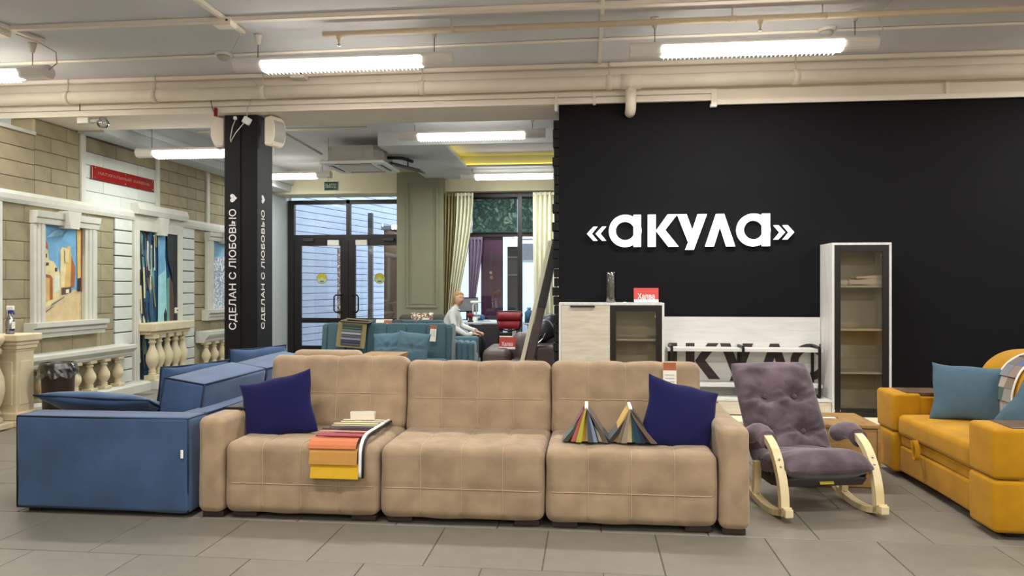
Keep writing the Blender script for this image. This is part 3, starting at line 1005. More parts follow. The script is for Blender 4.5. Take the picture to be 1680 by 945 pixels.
curtain('curtain', 'cream curtain swept aside behind the seated woman', CX(747), CX(777), CX(731), CX(742), .06, zct, YCu - .02, 5, 'curtaincream')
curtain('curtain', 'cream curtain hanging straight next to the black brick edge', CX(874), CX(935), CX(876), CX(935), .06, zct, YCu, 8, 'curtaincream')
curtain('curtain', 'sheer lilac curtain hanging inside the window pane', V(770), V(793), V(770), V(777), wz0 + .07, VZ(389), YV - .1, 4, 'sheer', .03)

# ================================================================== CEILING SERVICES
def lamp(x0, x1, Y, z, label, lit=(.13, .865), zc=ZC, group=None, watts=None):
    L = x1 - x0
    t = thing('batten_lamp', label, 'lamp', (x0, Y, z), 0, group)
    bm = bmesh.new()
    n = 14
    prof = [(.075 * math.cos(R(-10) + R(200) * k / (n - 1)), .058 * math.sin(R(-10) + R(200) * k / (n - 1)) + .002) for k in range(n)]
    prof += [(-.055, -.045), (-.03, -.058), (.03, -.058), (.055, -.045)]
    prism_bm([(a, b) for a, b in prof], 0, L, 'yz', bm)
    ob('lamp_body', bm, 'lampbody', t)
    for e in (-.012, L):
        bm = bmesh.new(); prism_bm([(a * 1.03, b * 1.03) for a, b in prof], e, e + .012, 'yz', bm); ob('end_cap', bm, 'lampbody', t)
    a, b = L * lit[0], L * lit[1]
    bm = bmesh.new()
    pr = [(.082 * math.cos(R(170) + R(200) * k / 12), .068 * math.sin(R(170) + R(200) * k / 12)) for k in range(13)]
    prism_bm(pr, a, b, 'yz', bm)
    ob('diffuser', bm, 'lamplit', t)
    bm = bmesh.new()
    k = a + .02
    while k < b - .02:
        bbox(bm, (k, 0, -.07), (.004, .11, .014)); k += .035
    lo = ob('louvre', bm, 'whitebright', t); lo['kind'] = 'stuff'
    for f in (.1, .92):
        wz = zc - z
        ob('suspension_wire', tube_bm([(L * f, 0, .055), (L * f, 0, wz - .05)], .0035, 6), 'darkgrey', t)
        ob('ceiling_cup', lathe_bm([(.018, wz - .09), (.035, wz - .01), (.035, wz)], 12), 'plasticwhite', t, (L * f, 0, 0))
    ld = bpy.data.lights.new('lamp_light', 'AREA')
    ld.shape = 'RECTANGLE'; ld.size = b - a; ld.size_y = .15
    ld.energy = LAMP_W if watts is None else watts
    ld.color = LAMP_COL if Y < 7.5 else FAR_COL
    lo = bpy.data.objects.new('lamp_light', ld); COL.objects.link(lo)
    lo.parent = t; lo.location = ((a + b) / 2, 0, -.085)
    return t
def cord(parent, pts, r=.006, mat='wire'): return wtube('cord', pts, r, mat, parent, 6)
YL = 6.25
l0 = lamp(-6.9, -4.95, YL, 3.376, 'suspended batten lamp over the stone pedestal')
la = lamp(-3.13, -1.18, YL, 3.376, 'suspended batten lamp over the left half of the beige sofa')
lb_ = lamp(.352, 2.306, YL - .05, 3.376, 'suspended batten lamp over the purple rocking chair')
cord(l0, [(-4.95, YL, 3.39), (-4.84, YL - .03, 3.44), (-4.82, YL - .07, 3.53), (-4.93, YL - .15, 3.6), (-5.06, YL - .25, 3.64)])
cord(la, [(-3.13, YL, 3.40), (-3.17, YL - .03, 3.48), (-3.04, YL - .12, 3.6), (-3.01, YL - .16, 3.64)])
cord(lb_, [(2.306, YL - .05, 3.39), (2.36, YL - .07, 3.47), (2.31, YL - .11, 3.56), (2.36, YL - .22, 3.64)], .007)
xC = [px(u, 223, Y=9.6).x for u in (657, 893)]
lamp(xC[0], xC[1], 9.6, px(775, 221, Y=9.6).z, 'suspended batten lamp in front of the yellow lit ceiling recess')
xD = px(228, 250, Y=8.75).x
lamp(xD, xD + 1.75, 8.75, px(240, 251, Y=8.75).z, 'suspended batten lamp beside the painted stone wall', watts=38)
xE = px(542, 287, Y=12.6).x
lamp(xE - 1.9, xE, 12.6, px(500, 287, Y=12.6).z, 'suspended batten lamp above the entrance doors', (.1, .87))
xF = [px(u, 288, Y=12.6).x for u in (758, 935)]
lamp(xF[0], xF[1], 12.6, px(840, 288, Y=12.6).z, 'suspended batten lamp above the shop window', (.13, .84), zc=3.48)
for yy, xs in ((2.8, (-3.13, .352, 3.85)), (-.4, (-3.13, .352, 3.85)), (-3.6, (-3.13, .352, 3.85)), (YL - .05, (3.9,))):
    for x in xs: lamp(x, x + 1.95, yy, 3.376, 'suspended batten lamp in the shop area facing the sofas', group='lamps out in the open shop', watts=LAMP_W * (1 if yy > 1 else .75))

# ceiling ducts and pipes
def duct(label, pts, w, h, mat='duct', cat='cable duct', name='cable_duct'):
    """straight rectangular trunking from a to b with lid"""
    a, b = Vector(pts[0]), Vector(pts[1])
    t = thing(name, label, cat, (a + b) / 2)
    d = b - a
    ang = math.atan2(d.y, d.x)
    box('trunking', (0, 0, 0), (d.length, w, h), mat, t, .004, (0, 0, ang))
    box('lid', (0, 0, -h / 2 - .003), (d.length, w * .8, .006), mat, t, .002, (0, 0, ang))
    return t
duct('long cable duct across the ceiling in front of the lamps', [(-7.6, 5.83, ZC - .016), (2.8, 5.83, ZC - .016)], .07, .03)
duct('cable duct crossing the ceiling towards the left lamp cord', [(-3.04, 4.6, ZC - .016), (-3.01, 6.12, ZC - .016)], .05, .025)
duct('cable duct crossing the ceiling above the stone pedestal', [(-5.06, 5.2, ZC - .016), (-4.92, 6.15, ZC - .016)], .05, .025)
duct('narrow cable duct running back over the beige sofa', [(.106, 4.7, ZC - .014), (.106, 7.35, ZC - .014)], .035, .022)
duct('cable duct along the joint of ceiling and beam', [(-7.58, 7.40, ZC - .021), (7.9, 7.40, ZC - .021)], .05, .036)
for x, y, lb2 in ((-3.03, 5.83, 'square junction box on the duct over the beige sofa'), (-5.09, 5.83, 'square junction box on the duct over the pedestal'), (-3.01, 7.36, 'square junction box on the ceiling above the black pillar')):
    t = thing('junction_box', lb2, 'junction box', (x, y, ZC - .06)); box('box_body', (0, 0, .02), (.16, .12, .06), 'duct', t, .006); box('box_lid', (0, 0, -.013), (.15, .11, .01), 'duct', t, .003); box('latch', (.05, -.062, .02), (.02, .006, .015), 'darkgrey', t, .001)
def pipe(name, label, pts, r, mat, couplings=(), n=14):
    t = thing(name, label, 'pipe', pts[0])
    wtube('pipe_run', pts, r, mat, t, n)
    for c in couplings:
        a = Vector(c); wtube('coupling', [a - Vector((.03, 0, 0)), a + Vector((.03, 0, 0))], r * 1.12, mat, t, n)
        wtube('hanger', [a + Vector((0, 0, r)), Vector((a.x, a.y, ZC))], .006, 'wire', t, 6)
    return t
PY = 7.36
PZ = 3.437
pipe('water_pipe', 'thick cream pipe running along the ceiling beam', [(-7.58, PY, PZ), (7.9, PY, PZ)], .066, 'pipe', [(x, PY, PZ) for x in (-5.6, -4.6, -3.4, -1.7, .2, 2.0, 4.4)])
xe = px(1035, 150, Y=PY).x
t = thing('pipe_elbow', 'cream drop pipe bending into the black wall', 'pipe', (xe, PY, PZ))
wtube('tee', [(xe - .1, PY, PZ), (xe + .1, PY, PZ)], .075, 'pipe', t, 16)
wtube('drop', [(xe, PY, PZ - .06), (xe, PY, 3.24), (xe, PY + .012, 3.21), (xe, PY + .04, 3.18), (xe, PY + .08, 3.17), (xe, PY + .18, 3.168)], .053, 'pipe', t, 16)
pipe('sprinkler_pipe', 'thin beige sprinkler pipe under the ceiling', [(px(530, 70, Y=6.05).x, 6.05, 3.555), (7.9, 6.05, 3.555)], .025, 'pipebeige', [(x, 6.05, 3.555) for x in (-1.15, 1.15, 1.85, 3.5)])
for x, l in ((px(556, 80, Y=6.05).x, 'small sprinkler head over the left lamp'), (px(1247, 45, Y=6.05).x, 'small sprinkler head over the right lamp')):
    t = thing('sprinkler', l, 'sprinkler', (x, 6.05, 3.485))
    ob('stem', lathe_bm([(.022, .055), (.022, .03), (.012, .02), (.012, -.01)], 12), 'pipebeige', t)
    ob('deflector', lathe_bm([(.004, -.01), (.02, -.03), (.022, -.034), (.004, -.036)], 12), 'chrome', t)
def detector(u, Y, label):
    x = px(u, 100, Y=Y).x
    t = thing('smoke_detector', label, 'smoke detector', (x, Y, ZC))
    ob('base', lathe_bm([(.075, 0), (.075, -.025), (.06, -.03)], 20), 'plasticwhite', t)
    ob('head', lathe_bm([(.055, -.03), (.055, -.05), (.035, -.07), (.004, -.072)], 20), 'plasticgrey', t)
detector(366, 6.7, 'round smoke detector near the left lamp')
detector(1357, 6.6, 'round smoke detector behind the right lamp')
pipe('conduit', 'thin white conduit between the smoke detectors', [(-7.5, 6.78, ZC - .015), (-3.0, 6.72, ZC - .015), (0, 6.65, ZC - .015), (7.9, 6.57, ZC - .015)], .014, 'duct', n=8)

# trunking on the face of the beam
yb = 7.5
t = thing('cable_duct', 'cream trunking along the lower edge of the beam', 'cable duct', (0, yb, ZB))
xr = px(1166, 160, Y=yb).x
wbox('trunking', -7.6, xr, yb - .03, yb, ZB - .005, ZB + .055, 'duct', t)
wbox('trunking', -7.6, xr + .06, yb - .025, yb, ZB + .065, ZB + .125, 'duct', t)
wbox('trunking', xr + .06, 7.9, yb - .03, yb, ZB - .05, ZB + .0, 'duct', t)
wbox('drop_piece', xr - .0, xr + .06, yb - .035, yb, ZB - .06, ZB + .09, 'duct', t)
wbox('end_piece', xr - .01, xr + .055, yb - .045, yb, ZB - .075, ZB - .045, 'whitebright', t)
xq = px(1553, 130, Y=yb).x
wbox('riser', xq - .02, xq + .02, yb - .03, yb, ZB, ZB + .25, 'duct', t)
xq = px(975, 150, Y=yb).x
wbox('riser', xq - .015, xq + .015, yb - .035, yb, ZB - .02, ZB + .2, 'duct', t)
xq = px(915, 165, Y=yb).x
wbox('bracket', xq - .03, xq + .0, yb - .05, yb, ZB - .08, ZB + .1, 'plasticwhite', t)

# security lamp on the beam, red ribbon, sensor and cables on the pillar
t = thing('bulb_socket', 'white box with a bare glass bulb under the beam', 'lamp', (px(140, 200, Y=7.56).x, 7.56, 3.208))
box('socket_box', (0, 0, .025), (.13, .1, .07), 'plasticwhite', t, .006)
box('arm', (.12, 0, .02), (.13, .05, .04), 'plasticgrey', t, .01)
ob('bulb', lathe_bm([(.03, .07), (.035, .05), (.065, .0), (.06, -.03), (.035, -.055), (.004, -.062)], 18), 'bottleglass', t, (.21, 0, .0))
ob('wire', tube_bm([(0, -.06, .06), (0, -.09, .12), (.01, -.1, .2)], .004, 6), 'darkgrey', t)
t = thing('motion_sensor', 'small white sensor box dangling on a cable over the black pillar', 'sensor', (px(405, 198, Y=7.44).x, 7.44, px(405, 198, Y=7.44).z))
box('sensor_body', (0, 0, 0), (.08, .05, .075), 'white', t, .008, (0, R(30), 0))
ob('cable', tube_bm([(0, 0, .04), (0.0, .02, .14), (.06, .02, .28), (.1, .02, .38), (.05, -.02, .48)], .005, 6), 'wire', t)
ob('cable', tube_bm([(-.03, 0, -.02), (-.12, 0, -.12), (-.17, 0, -.2), (-.19, .02, -.22), (-.2, .03, -.18), (-.18, .04, -.05), (-.15, .05, .03)], .005, 6), 'wire', t)
box('plug', (-.15, .04, .04), (.03, .03, .035), 'whitebright', t, .004)
t = thing('red_clip', 'small red clip with a cable on the beam left of the pillar', 'clip', (px(354, 184, Y=7.45).x, 7.45, px(354, 184, Y=7.45).z))
box('clip', (0, 0, 0), (.03, .03, .09), 'red', t, .004)
ob('cable', tube_bm([(.0, 0, -.04), (-.04, 0, .05), (-.06, 0, .15), (-.065, 0, .24)], .004, 6), 'darkgrey', t)
def speaker(x, y, rz, label):
    t = thing('wall_speaker', label, 'speaker', (x, y, 2.92), rz)
    # curved front: local -y is the grille side
    pr = [(-.11, 0), (.0, 0), (.0, .34), (-.11, .34)]
    arc = [(-.10 - .05 * math.sin(math.pi * k / 8), .34 * k / 8) for k in range(9)]
    bm = bmesh.new(); prism_bm([(.0, .02), (.0, .32)] + arc[::-1], -.09, .09, 'yz', bm)
    bmesh.ops.bevel(bm, geom=bm.edges[:], offset=.012, segments=2, affect='EDGES')
    ob('speaker_case', bm, 'pipe', t)
    bm = bmesh.new()
    arc2 = [(a - .006, .02 + .30 * k / 8) for k, (a, b) in enumerate(arc)]
    prism_bm(arc2 + [(a + .01, z) for a, z in arc2[::-1]], -.078, .078, 'yz', bm)
    ob('grille', bm, 'plasticgrey', t)
    box('maker_plate', (.05, -.112, .05), (.03, .006, .012), 'darkgrey', t, .001, (R(20), 0, 0))
    box('bracket', (0, .02, .2), (.05, .06, .1), 'plasticgrey', t, .004)
    return t
speaker(-3.58 + .09, 7.72, R(72), 'white wall speaker on the right side of the black pillar')
speaker(-3.95 - .04, 7.72, R(-72), 'white wall speaker on the left side of the black pillar')

# ceiling cassette air conditioner
ac_y = 10.6
ac = thing('air_conditioner', 'white ceiling cassette air conditioner hanging before the entrance', 'air conditioner', (px(577, 260, Y=ac_y).x, ac_y + .45, 3.24))
bm = bmesh.new()
prism_bm([(-.42, -.30), (-.32, -.42), (.32, -.42), (.42, -.30), (.42, .30), (.32, .42), (-.32, .42), (-.42, .30)], .035, .27, 'xy', bm)
ob('unit_body', bm, 'plasticgrey', ac)
box('body_cover', (0, -.423, .17), (.36, .006, .10), 'plasticgrey', ac, .002)
bm = bmesh.new(); bbox(bm, (0, 0, .015), (.98, .98, .04), .012, 2); ob('panel', bm, 'white', ac)
for k in range(9): box('grille_slat', (0, -.22 + k * .055, -.008), (.5, .03, .012), 'plasticwhite', ac, .003)
box('grille_back', (0, 0, -.004), (.54, .54, .006), 'plasticgrey', ac, .001)
for dx, dy, a in ((0, -.38, 0), (0, .38, 0), (-.38, 0, 90), (.38, 0, 90)):
    v = box('air_vane', (dx, dy, -.006), (.56, .07, .008), 'darkgrey', ac, .002, (0, 0, R(a)))
    box('flap', (0, .012, -.004), (.54, .03, .005), 'plasticwhite', v, .001)
for dx in (-.4, .4):
    for dy in (-.33, .33): ob('hanger_rod', tube_bm([(dx, dy, .2), (dx, dy, ZC - 3.24)], .006, 6), 'chrome', ac)
ob('drain_pipe', tube_bm([(.42, -.1, .2), (.55, -.1, .22), (.6, -.15, .24), (.75, -.4, .35), (.78, -.45, .4)], .03, 10), 'pipebeige', ac)
ob('refrigerant_pipe', tube_bm([(.42, .0, .15), (.65, .0, .14), (.8, .1, .1)], .025, 10), 'black', ac)
pl = thing('junction_tray', 'dark flat tray behind the air conditioner pipes', 'tray', (px(668, 262, Y=11.3).x, 11.35, 3.28))
box('tray', (0, 0, 0), (.5, .35, .02), 'darkgrey', pl, .004, (0, R(15), 0)); box('hanger', (0, 0, .18), (.02, .02, .36), 'darkgrey', pl, .002)
pipe('conduit', 'thin grey conduit from the pillar speaker to the air conditioner', [(-3.9, 8.3, 3.40), (px(527, 250, Y=10.7).x - .03, 10.8, 3.42)], .016, 'plasticgrey', n=8)
pipe('conduit', 'white conduit across the far ceiling behind the pillar', [(-5.6, 9.0, ZC - .02), (-3.1, 9.0, ZC - .02)], .02, 'duct', n=8)
pipe('conduit', 'white conduit across the far ceiling over the air conditioner', [(-5.6, 10.0, ZC - .02), (-3.1, 10.0, ZC - .02)], .02, 'duct', n=8)

# exit sign
ez = px(543, 305, Y=12.45)
ex = thing('exit_sign', 'green exit sign hanging before the entrance doors', 'sign', ez)
hh = 13 / 1200 * 12.9
box('sign_case', (0, .02, 0), (.26, .03, hh + .02), 'plasticwhite', ex, .004)
box('sign_face', (0, .002, 0), (.235, .006, hh), 'exitgreen', ex, .001)
text_obj('lettering', 'ВЫХОД', .10, 'whitebright', ex, (0, -.002, -.004), (R(90), 0, 0), .001, .002, width=.20)
ob('hanger_wire', tube_bm([(-.06, .02, hh / 2), (-.06, .02, px(540, 290, Y=12.45).z - ez.z), (-.06, .15, px(540, 287, Y=12.6).z - ez.z - .05)], .005, 6), 'plasticgrey', ex)

# ================================================================== FOREGROUND FURNITURE
# ---- beige modular sofa
YS = 4.2
XM = [-2.19, -1.228, -.25, .728]
sofa = thing('modular_sofa', 'long beige velvet sofa of three quilted modules', 'sofa', (-.73, YS + .45, 0))
SO = Vector(sofa.location)
def quilt(w, xs, zs, ys, face, puff=.003, groove=.006, gw=.02):
    """displacement with seam grooves; xs, ys, zs are seam coordinates in local space"""
    def d(p, n):
        g = 0
        for x in xs: g = max(g, math.exp(-((p.x - x) / gw) ** 2))
        if abs(n.y) > .5:
            for z in zs: g = max(g, math.exp(-((p.z - z) / gw) ** 2))
        if abs(n.z) > .5:
            for y in ys: g = max(g, math.exp(-((p.y - y) / gw) ** 2))
        ok = 1 if ((face == 'seat' and (n.z > .3 or n.y < -.3)) or (face == 'back' and (n.y < -.3 or n.z > .3))) else 0
        cell = abs(math.sin(math.pi * (p.x / w + .5) * 4))
        wv = .004 * math.sin(11 * p.x + 7 * p.z + 5 * p.y) * math.sin(9 * p.z - 6 * p.x + 3)
        return n * (ok * (puff * cell - groove * g) + wv)
    return d
def seam_path(name, pts, parent, hs, r, dfn, base, rot=None):
    """thin raised thread following a rounded box surface"""
    out = []
    for p in pts:
        p = Vector(p)
        q = Vector([max(-(hs[a] - r), min(hs[a] - r, p[a])) for a in range(3)])
        n = (p - q).normalized()
        w = q + n * r
        w = w + dfn(w, n) + n * .0025
        out.append(w)
    return ob(name, tube_bm(out, .0024, 5), 'seam', parent)
def lerp(a, b, n): return [tuple(a[i] + (b[i] - a[i]) * k / n for i in range(3)) for k in range(n + 1)]
for i in range(3):
    w = XM[i + 1] - XM[i] - .006
    xc = (XM[i + 1] + XM[i]) / 2
    hz, hy = .425, .92
    xs = [-w / 4, 0, w / 4]
    dfn = quilt(w, xs, [-.03], [-hy / 2 + .33], 'seat')
    st = rbox('seat_cushion', Vector((xc, YS + hy / 2, .036 + hz / 2)) - SO, (w, hy, hz), .055, 'velvetbeige', sofa, .02, dfn)
    hs = (w / 2, hy / 2, hz / 2)
    for x in xs: seam_path('seam', lerp((x, -hy / 2, -hz / 2 + .03), (x, -hy / 2, hz / 2), 16) + lerp((x, -hy / 2 + .02, hz / 2), (x, .14, hz / 2), 22), st, hs, .055, dfn, None)
    seam_path('seam', lerp((-w / 2 + .03, -hy / 2, -.03), (w / 2 - .03, -hy / 2, -.03), 40), st, hs, .055, dfn, None)
    seam_path('seam', lerp((-w / 2 + .03, -hy / 2 + .33, hz / 2), (w / 2 - .03, -hy / 2 + .33, hz / 2), 40), st, hs, .055, dfn, None)
    # back cushion, leaning
    bh, bt = .50, .20
    zt = (.918, .893, .898)[i]
    dfn = quilt(w, xs, [-.005], [], 'back', .004, .006)
    bc = rbox('back_cushion', Vector((xc, YS + .72, zt - bh / 2)) - SO, (w, bt, bh), .06, 'velvetbeige', sofa, .02, dfn, (R(-9), 0, 0))
    hs = (w / 2, bt / 2, bh / 2)
    for x in xs: seam_path('seam', lerp((x, -bt / 2, -bh / 2 + .04), (x, -bt / 2, bh / 2), 18) + lerp((x, -bt / 2 + .02, bh / 2), (x, bt / 2, bh / 2), 6), bc, hs, .06, dfn, None)
    seam_path('seam', lerp((-w / 2 + .05, -bt / 2, -.005), (w / 2 - .05, -bt / 2, -.005), 40), bc, hs, .06, dfn, None)
    for fx in (XM[i] + .11, XM[i + 1] - .11):
        for fy in (YS + .10, YS + .82): box('foot', Vector((fx, fy, .018)) - SO, (.15, .10, .036), 'footbrown', sofa, .006)
    box('back_frame', Vector((xc, YS + .90, .43)) - SO, (w, .12, .74), 'velvetbeige', sofa, .03)
rbox('headrest', Vector((-1.86, YS + .89, .835)) - SO, (.5, .14, .22), .05, 'velvetbeige', sofa)
def wv(p, n): return n * (.003 * math.sin(9 * p.y + 4 * p.z) * math.sin(7 * p.z + 3))
for a, b in ((-2.352, -2.194), (.732, .895)):
    rbox('armrest', Vector(((a + b) / 2, YS + .46, .323)) - SO, (b - a, .94, .575), .045, 'velvetbeige', sofa, .05, wv)
    for fy in (YS + .08, YS + .86): box('foot', Vector(((a + b) / 2, fy, .018)) - SO, (.13, .10, .036), 'footbrown', sofa, .006)

# navy cushions
def cushion(label, c, w, h, t, rot, mat, name='throw_pillow', seed=0, group=None, ear=.08):
    o = ob(name, pillow_bm(w, h, t, 18, ear, .006, seed), mat, None, c, rot)
    tag(o, label, 'pillow', group)
    return o
cushion('navy blue pillow leaning on the left armrest of the beige sofa', (-2.0, 4.55, .615), .48, .42, .15, (R(-20), R(-13), R(6)), 'navy', seed=1)
cushion('navy blue pillow leaning by the right armrest of the beige sofa', (.545, 4.50, .61), .45, .43, .15, (R(-22), R(15), R(8)), 'navy', seed=2)
t = thing('armrest_tray', 'thin dark tray lying on the left armrest', 'tray', (-2.27, 4.62, .611))
box('tray_plate', (0, 0, .006), (.13, .30, .010), 'darkgrey', t, .003); box('tray_edge', (0, -.148, .009), (.13, .006, .016), 'black', t, .002)

# fabric sample book draped over the seat
bk_ = thing('fabric_sample_book', 'opened fan of coloured fabric samples draped over the seat', 'sample book', (-1.49, 4.2, .46))
path = [(.66, .028), (.52, .032), (.38, .034), (.26, .036), (.17, .038), (.10, .036), (.05, .026), (.010, .004), (-.012, -.04), (-.017, -.09), (-.019, -.14), (-.022, -.19)]
cols = ['f0ead8', 'f2ecc8', 'ece2b8', 'd9c8ae', '6d6670', '4a3a3c', 'd79a90', '96303e', 'c8744a', 'c08c46', 'd6a91e']
for k, c in enumerate(cols):
    M('swatch%d' % k, c, .85, .05, 20, sheen=.2)
def along(s):
    tot = [0]
    for a, b in zip(path, path[1:]): tot.append(tot[-1] + math.hypot(b[0] - a[0], b[1] - a[1]))
    s *= tot[-1]
    for i in range(len(path) - 1):
        if s <= tot[i + 1] + 1e-9:
            f = (s - tot[i]) / (tot[i + 1] - tot[i]); break
    a, b = path[i], path[i + 1]
    return Vector((0, a[0] + (b[0] - a[0]) * f, a[1] + (b[1] - a[1]) * f)), Vector((0, b[0] - a[0], b[1] - a[1])).normalized()
ps = [0, .09, .18, .27, .35, .43, .51, .60, .70, .80, .90, 1.0]
for k in range(11):
    bm = bmesh.new()
    lay = []
    w0 = .155
    for m_ in range(5):
        s = ps[k] + (ps[k + 1] + .005 - ps[k]) * m_ / 4
        p, tg = along(min(1, s))
        nn = Vector((0, tg.z, -tg.y))
        if nn.z < 0 and abs(tg.z) < .7: nn = -nn
        if abs(tg.z) >= .7: nn = Vector((0, -abs(tg.z), abs(tg.y)))
        lift = .006 + .012 * m_ / 4
        sk = .012 * math.sin(k * 2.1)
        q = p + nn * lift
        lay.append([bm.verts.new((x + sk, q.y, q.z)) for x in (-w0, -w0 / 2, 0, w0 / 2, w0 - .02)])
        q2 = q - nn * .007
        lay[-1] += [bm.verts.new((x + sk, q2.y, q2.z)) for x in (w0 - .02, w0 / 2, 0, -w0 / 2, -w0)]
    n = 10
    for a, b in zip(lay, lay[1:]):
        for i in range(n): bm.faces.new((a[i], a[(i + 1) % n], b[(i + 1) % n], b[i]))
    bm.faces.new(lay[0]); bm.faces.new(lay[-1])
    ob('swatch', bm, 'swatch%d' % k, bk_)
sp = []
for m_ in range(24):
    p, tg = along(m_ / 23)
    sp.append(p + Vector((.155, -.006, .012)))
ob('binding', tube_bm(sp, .011, 8), 'whitebright', bk_)
ob('binding_edge', tube_bm([q + Vector((.016, 0, -.006)) for q in sp], .008, 8), 'black', bk_)
box('folded_paper', (-.02, .60, .075), (.17, .06, .05), 'paper', bk_, .004, (R(8), 0, R(-4)))

# two standing fans of fabric samples
def tent(label, x0, cols, offs):
    t = thing('fabric_sample_fan', label, 'sample book', (x0, 4.47, .475))
    for k, (c, of) in enumerate(zip(cols, offs)):
        mn = 'fan_' + c
        if mn not in MATS: M(mn, c, .85, .05, 20, sheen=.2)
        bm = bmesh.new()
        # folded sheet: thin loop at the top, opening towards the bottom
        H_ = .205 - .35 * abs(of) ** 1.9
        L_, R_, n = [], [], 8
        for m_ in range(n + 1):
            f = m_ / n
            x = of * (1 - f) ** (.8 if abs(of) < .12 else 1.25)
            z = .004 + (H_ - .004) * f
            z = min(z, .205)
            wd_ = .014 * (1 - f) + .003
            L_.append((x - wd_, z)); R_.append((x + wd_, z))
        y0, y1 = -.11 + .02 * math.sin(k * 1.7), .11
        prism_bm(L_ + R_[::-1], y0, y1, 'xz', bm)
        ob('swatch', bm, mn, t)
    box('fan_spine', (0, 0, .203), (.02, .22, .014), 'paper', t, .004)
    return t
tent('standing fan of red, yellow, blue and grey samples on the seat', -.015, ['3c4a40', '6e1a28', 'b8605c', 'b5b040', 'd0a030', 'e8e2d0', '4c5058', '7c93b0', '93868a', 'ece4d2', '5b5148', '17171c'], [-.125, -.10, -.075, -.045, -.022, .0, .026, .05, .072, .092, .112, .13])
tent('standing fan of cream, teal, navy and plum samples on the seat', .245, ['2c2c34', 'dcb048', '7c6e5c', '958774', 'd2c19a', '5a9490', '1f3a50', '1c2638', '6c5a68', '4c3c34', '6b5a4c'], [-.12, -.095, -.065, -.04, -.008, .022, .045, .068, .092, .115, .135])
# price tag on the back cushion
def price_tag(label, c, rot, s=1.0):
    t = thing('price_tag', label, 'price tag', c)
    t.rotation_euler = rot
    box('card', (0, 0, 0), (.085 * s, .004, .22 * s), 'paper', t, .0015)
    box('card_head', (0, -.0025, .085 * s), (.083 * s, .002, .05 * s), 'p_rust', t, .0005)
    for k in range(4): box('print_line', (0, -.0026, (.03 - k * .022) * s), (.06 * s, .001, .006 * s), 'plasticgrey', t, 0)
    return t
ptc = px(1098, 622, Y=4.83)
price_tag('white price tag with orange head on the beige back cushion', (ptc.x, 4.80, ptc.z), (R(-9), 0, 0))

# ---- blue sofa seen from its arm end
bs = thing('blue_sofa', 'deep blue velvet sofa with box cushions and dark piping', 'sofa', (-2.97, 5.4, 0))
BO = Vector(bs.location)
def piping(parent, x0, x1, y0, y1, z0, z1, r=.006, mat='pipingblue', off=Vector((0, 0, 0)), rot=None):
    c = [(x, y, z) for x in (x0, x1) for y in (y0, y1) for z in (z0, z1)]
    bm = bmesh.new()
    for a in range(8):
        for b in range(a + 1, 8):
            if sum(1 for i in range(3) if c[a][i] != c[b][i]) == 1: tube_bm([Vector(c[a]) - off, Vector(c[b]) - off], r, 6, bm)
    return ob('piping', bm, mat, parent)
def softw(p, n): return n * (.006 * math.sin(4 * p.x + 5 * p.z + 1) * math.sin(5 * p.z - 3 * p.y + 2))
def bluebox(name, x0, x1, y0, y1, z0, z1, r=.025, pip=True, mat='velvetblue'):
    c = Vector(((x0 + x1) / 2, (y0 + y1) / 2, (z0 + z1) / 2))
    o = rbox(name, c - BO, (x1 - x0, y1 - y0, z1 - z0), r, mat, bs, .07, softw)
    if pip:
        h = Vector(((x1 - x0) / 2 - r * .32, (y1 - y0) / 2 - r * .32, (z1 - z0) / 2 - r * .32))
        piping(o, -h.x, h.x, -h.y, h.y, -h.z, h.z)
    return o
bluebox('armrest', -3.53, -2.40, 4.18, 4.41, .03, .605)
bluebox('seat_base', -3.62, -2.42, 4.42, 6.62, .05, .30)
bluebox('seat_cushion', -3.62, -2.65, 4.43, 5.51, .30, .45)
bluebox('seat_cushion', -3.62, -2.65, 5.53, 6.60, .30, .45)
bluebox('back_frame', -2.60, -2.41, 4.42, 6.62, .30, .60)
bluebox('armrest', -3.53, -2.40, 6.63, 6.86, .03, .605)
for i, (ya, yb_) in enumerate(((4.60, 5.53), (5.55, 6.50))):
    c = Vector((-2.70, (ya + yb_) / 2, .61))
    o = rbox('back_cushion', c - BO, (.30, yb_ - ya, .34), .03, 'velvetblue', bs, .07, softw, (0, R(9), 0))
    h = Vector((.142, (yb_ - ya) / 2 - .01, .162))
    piping(o, -h.x, h.x, -h.y, h.y, -h.z, h.z)
for x in (-3.45, -2.5):
    for y in (4.28, 6.75): box('foot', Vector((x, y, .015)) - BO, (.08, .08, .03), 'black', bs, .004)
t = box('fabric_label', Vector((-2.437, 4.172, px(310, 745, Y=4.18).z)) - BO, (.016, .006, .05), 'whitebright', bs, .001)
box('fabric_label', Vector((-2.56, 4.595, .545)) - BO, (.012, .006, .04), 'whitebright', bs, .001)
def piped_pillow(label, c, w, h, t_, rot, seed):
    r = thing('sofa_pillow', label, 'pillow', c)
    r.rotation_euler = rot
    ob('pillow_body', pillow_bm(w, h, t_, 16, .05, .006, seed), 'velvetblue', r)
    ring = []
    n = 18
    for s in range(4):
        for k in range(n):
            a = -1 + 2 * k / n
            a, b = ((a, -1), (1, a), (-a, 1), (-1, -a))[s]
            ring.append((a * w / 2 * (1 - .05 * (1 - b * b)), 0, b * h / 2 * (1 - .05 * (1 - a * a))))
    ob('piping', tube_bm(ring, .007, 6, None, True), 'pipingblue', r)
    return r
piped_pillow('large blue piped pillow lying against the near arm of the blue sofa', (-3.22, 4.66, .585), .78, .50, .16, (R(68), R(2), R(2)), 3)
piped_pillow('blue piped pillow leaning in front of the nearer back cushion', (-2.98, 5.25, .625), .62, .40, .13, (R(12), 0, R(70)), 4)
piped_pillow('blue piped pillow leaning in front of the farther back cushion', (-2.98, 6.3, .65), .62, .42, .13, (R(12), 0, R(65)), 5)

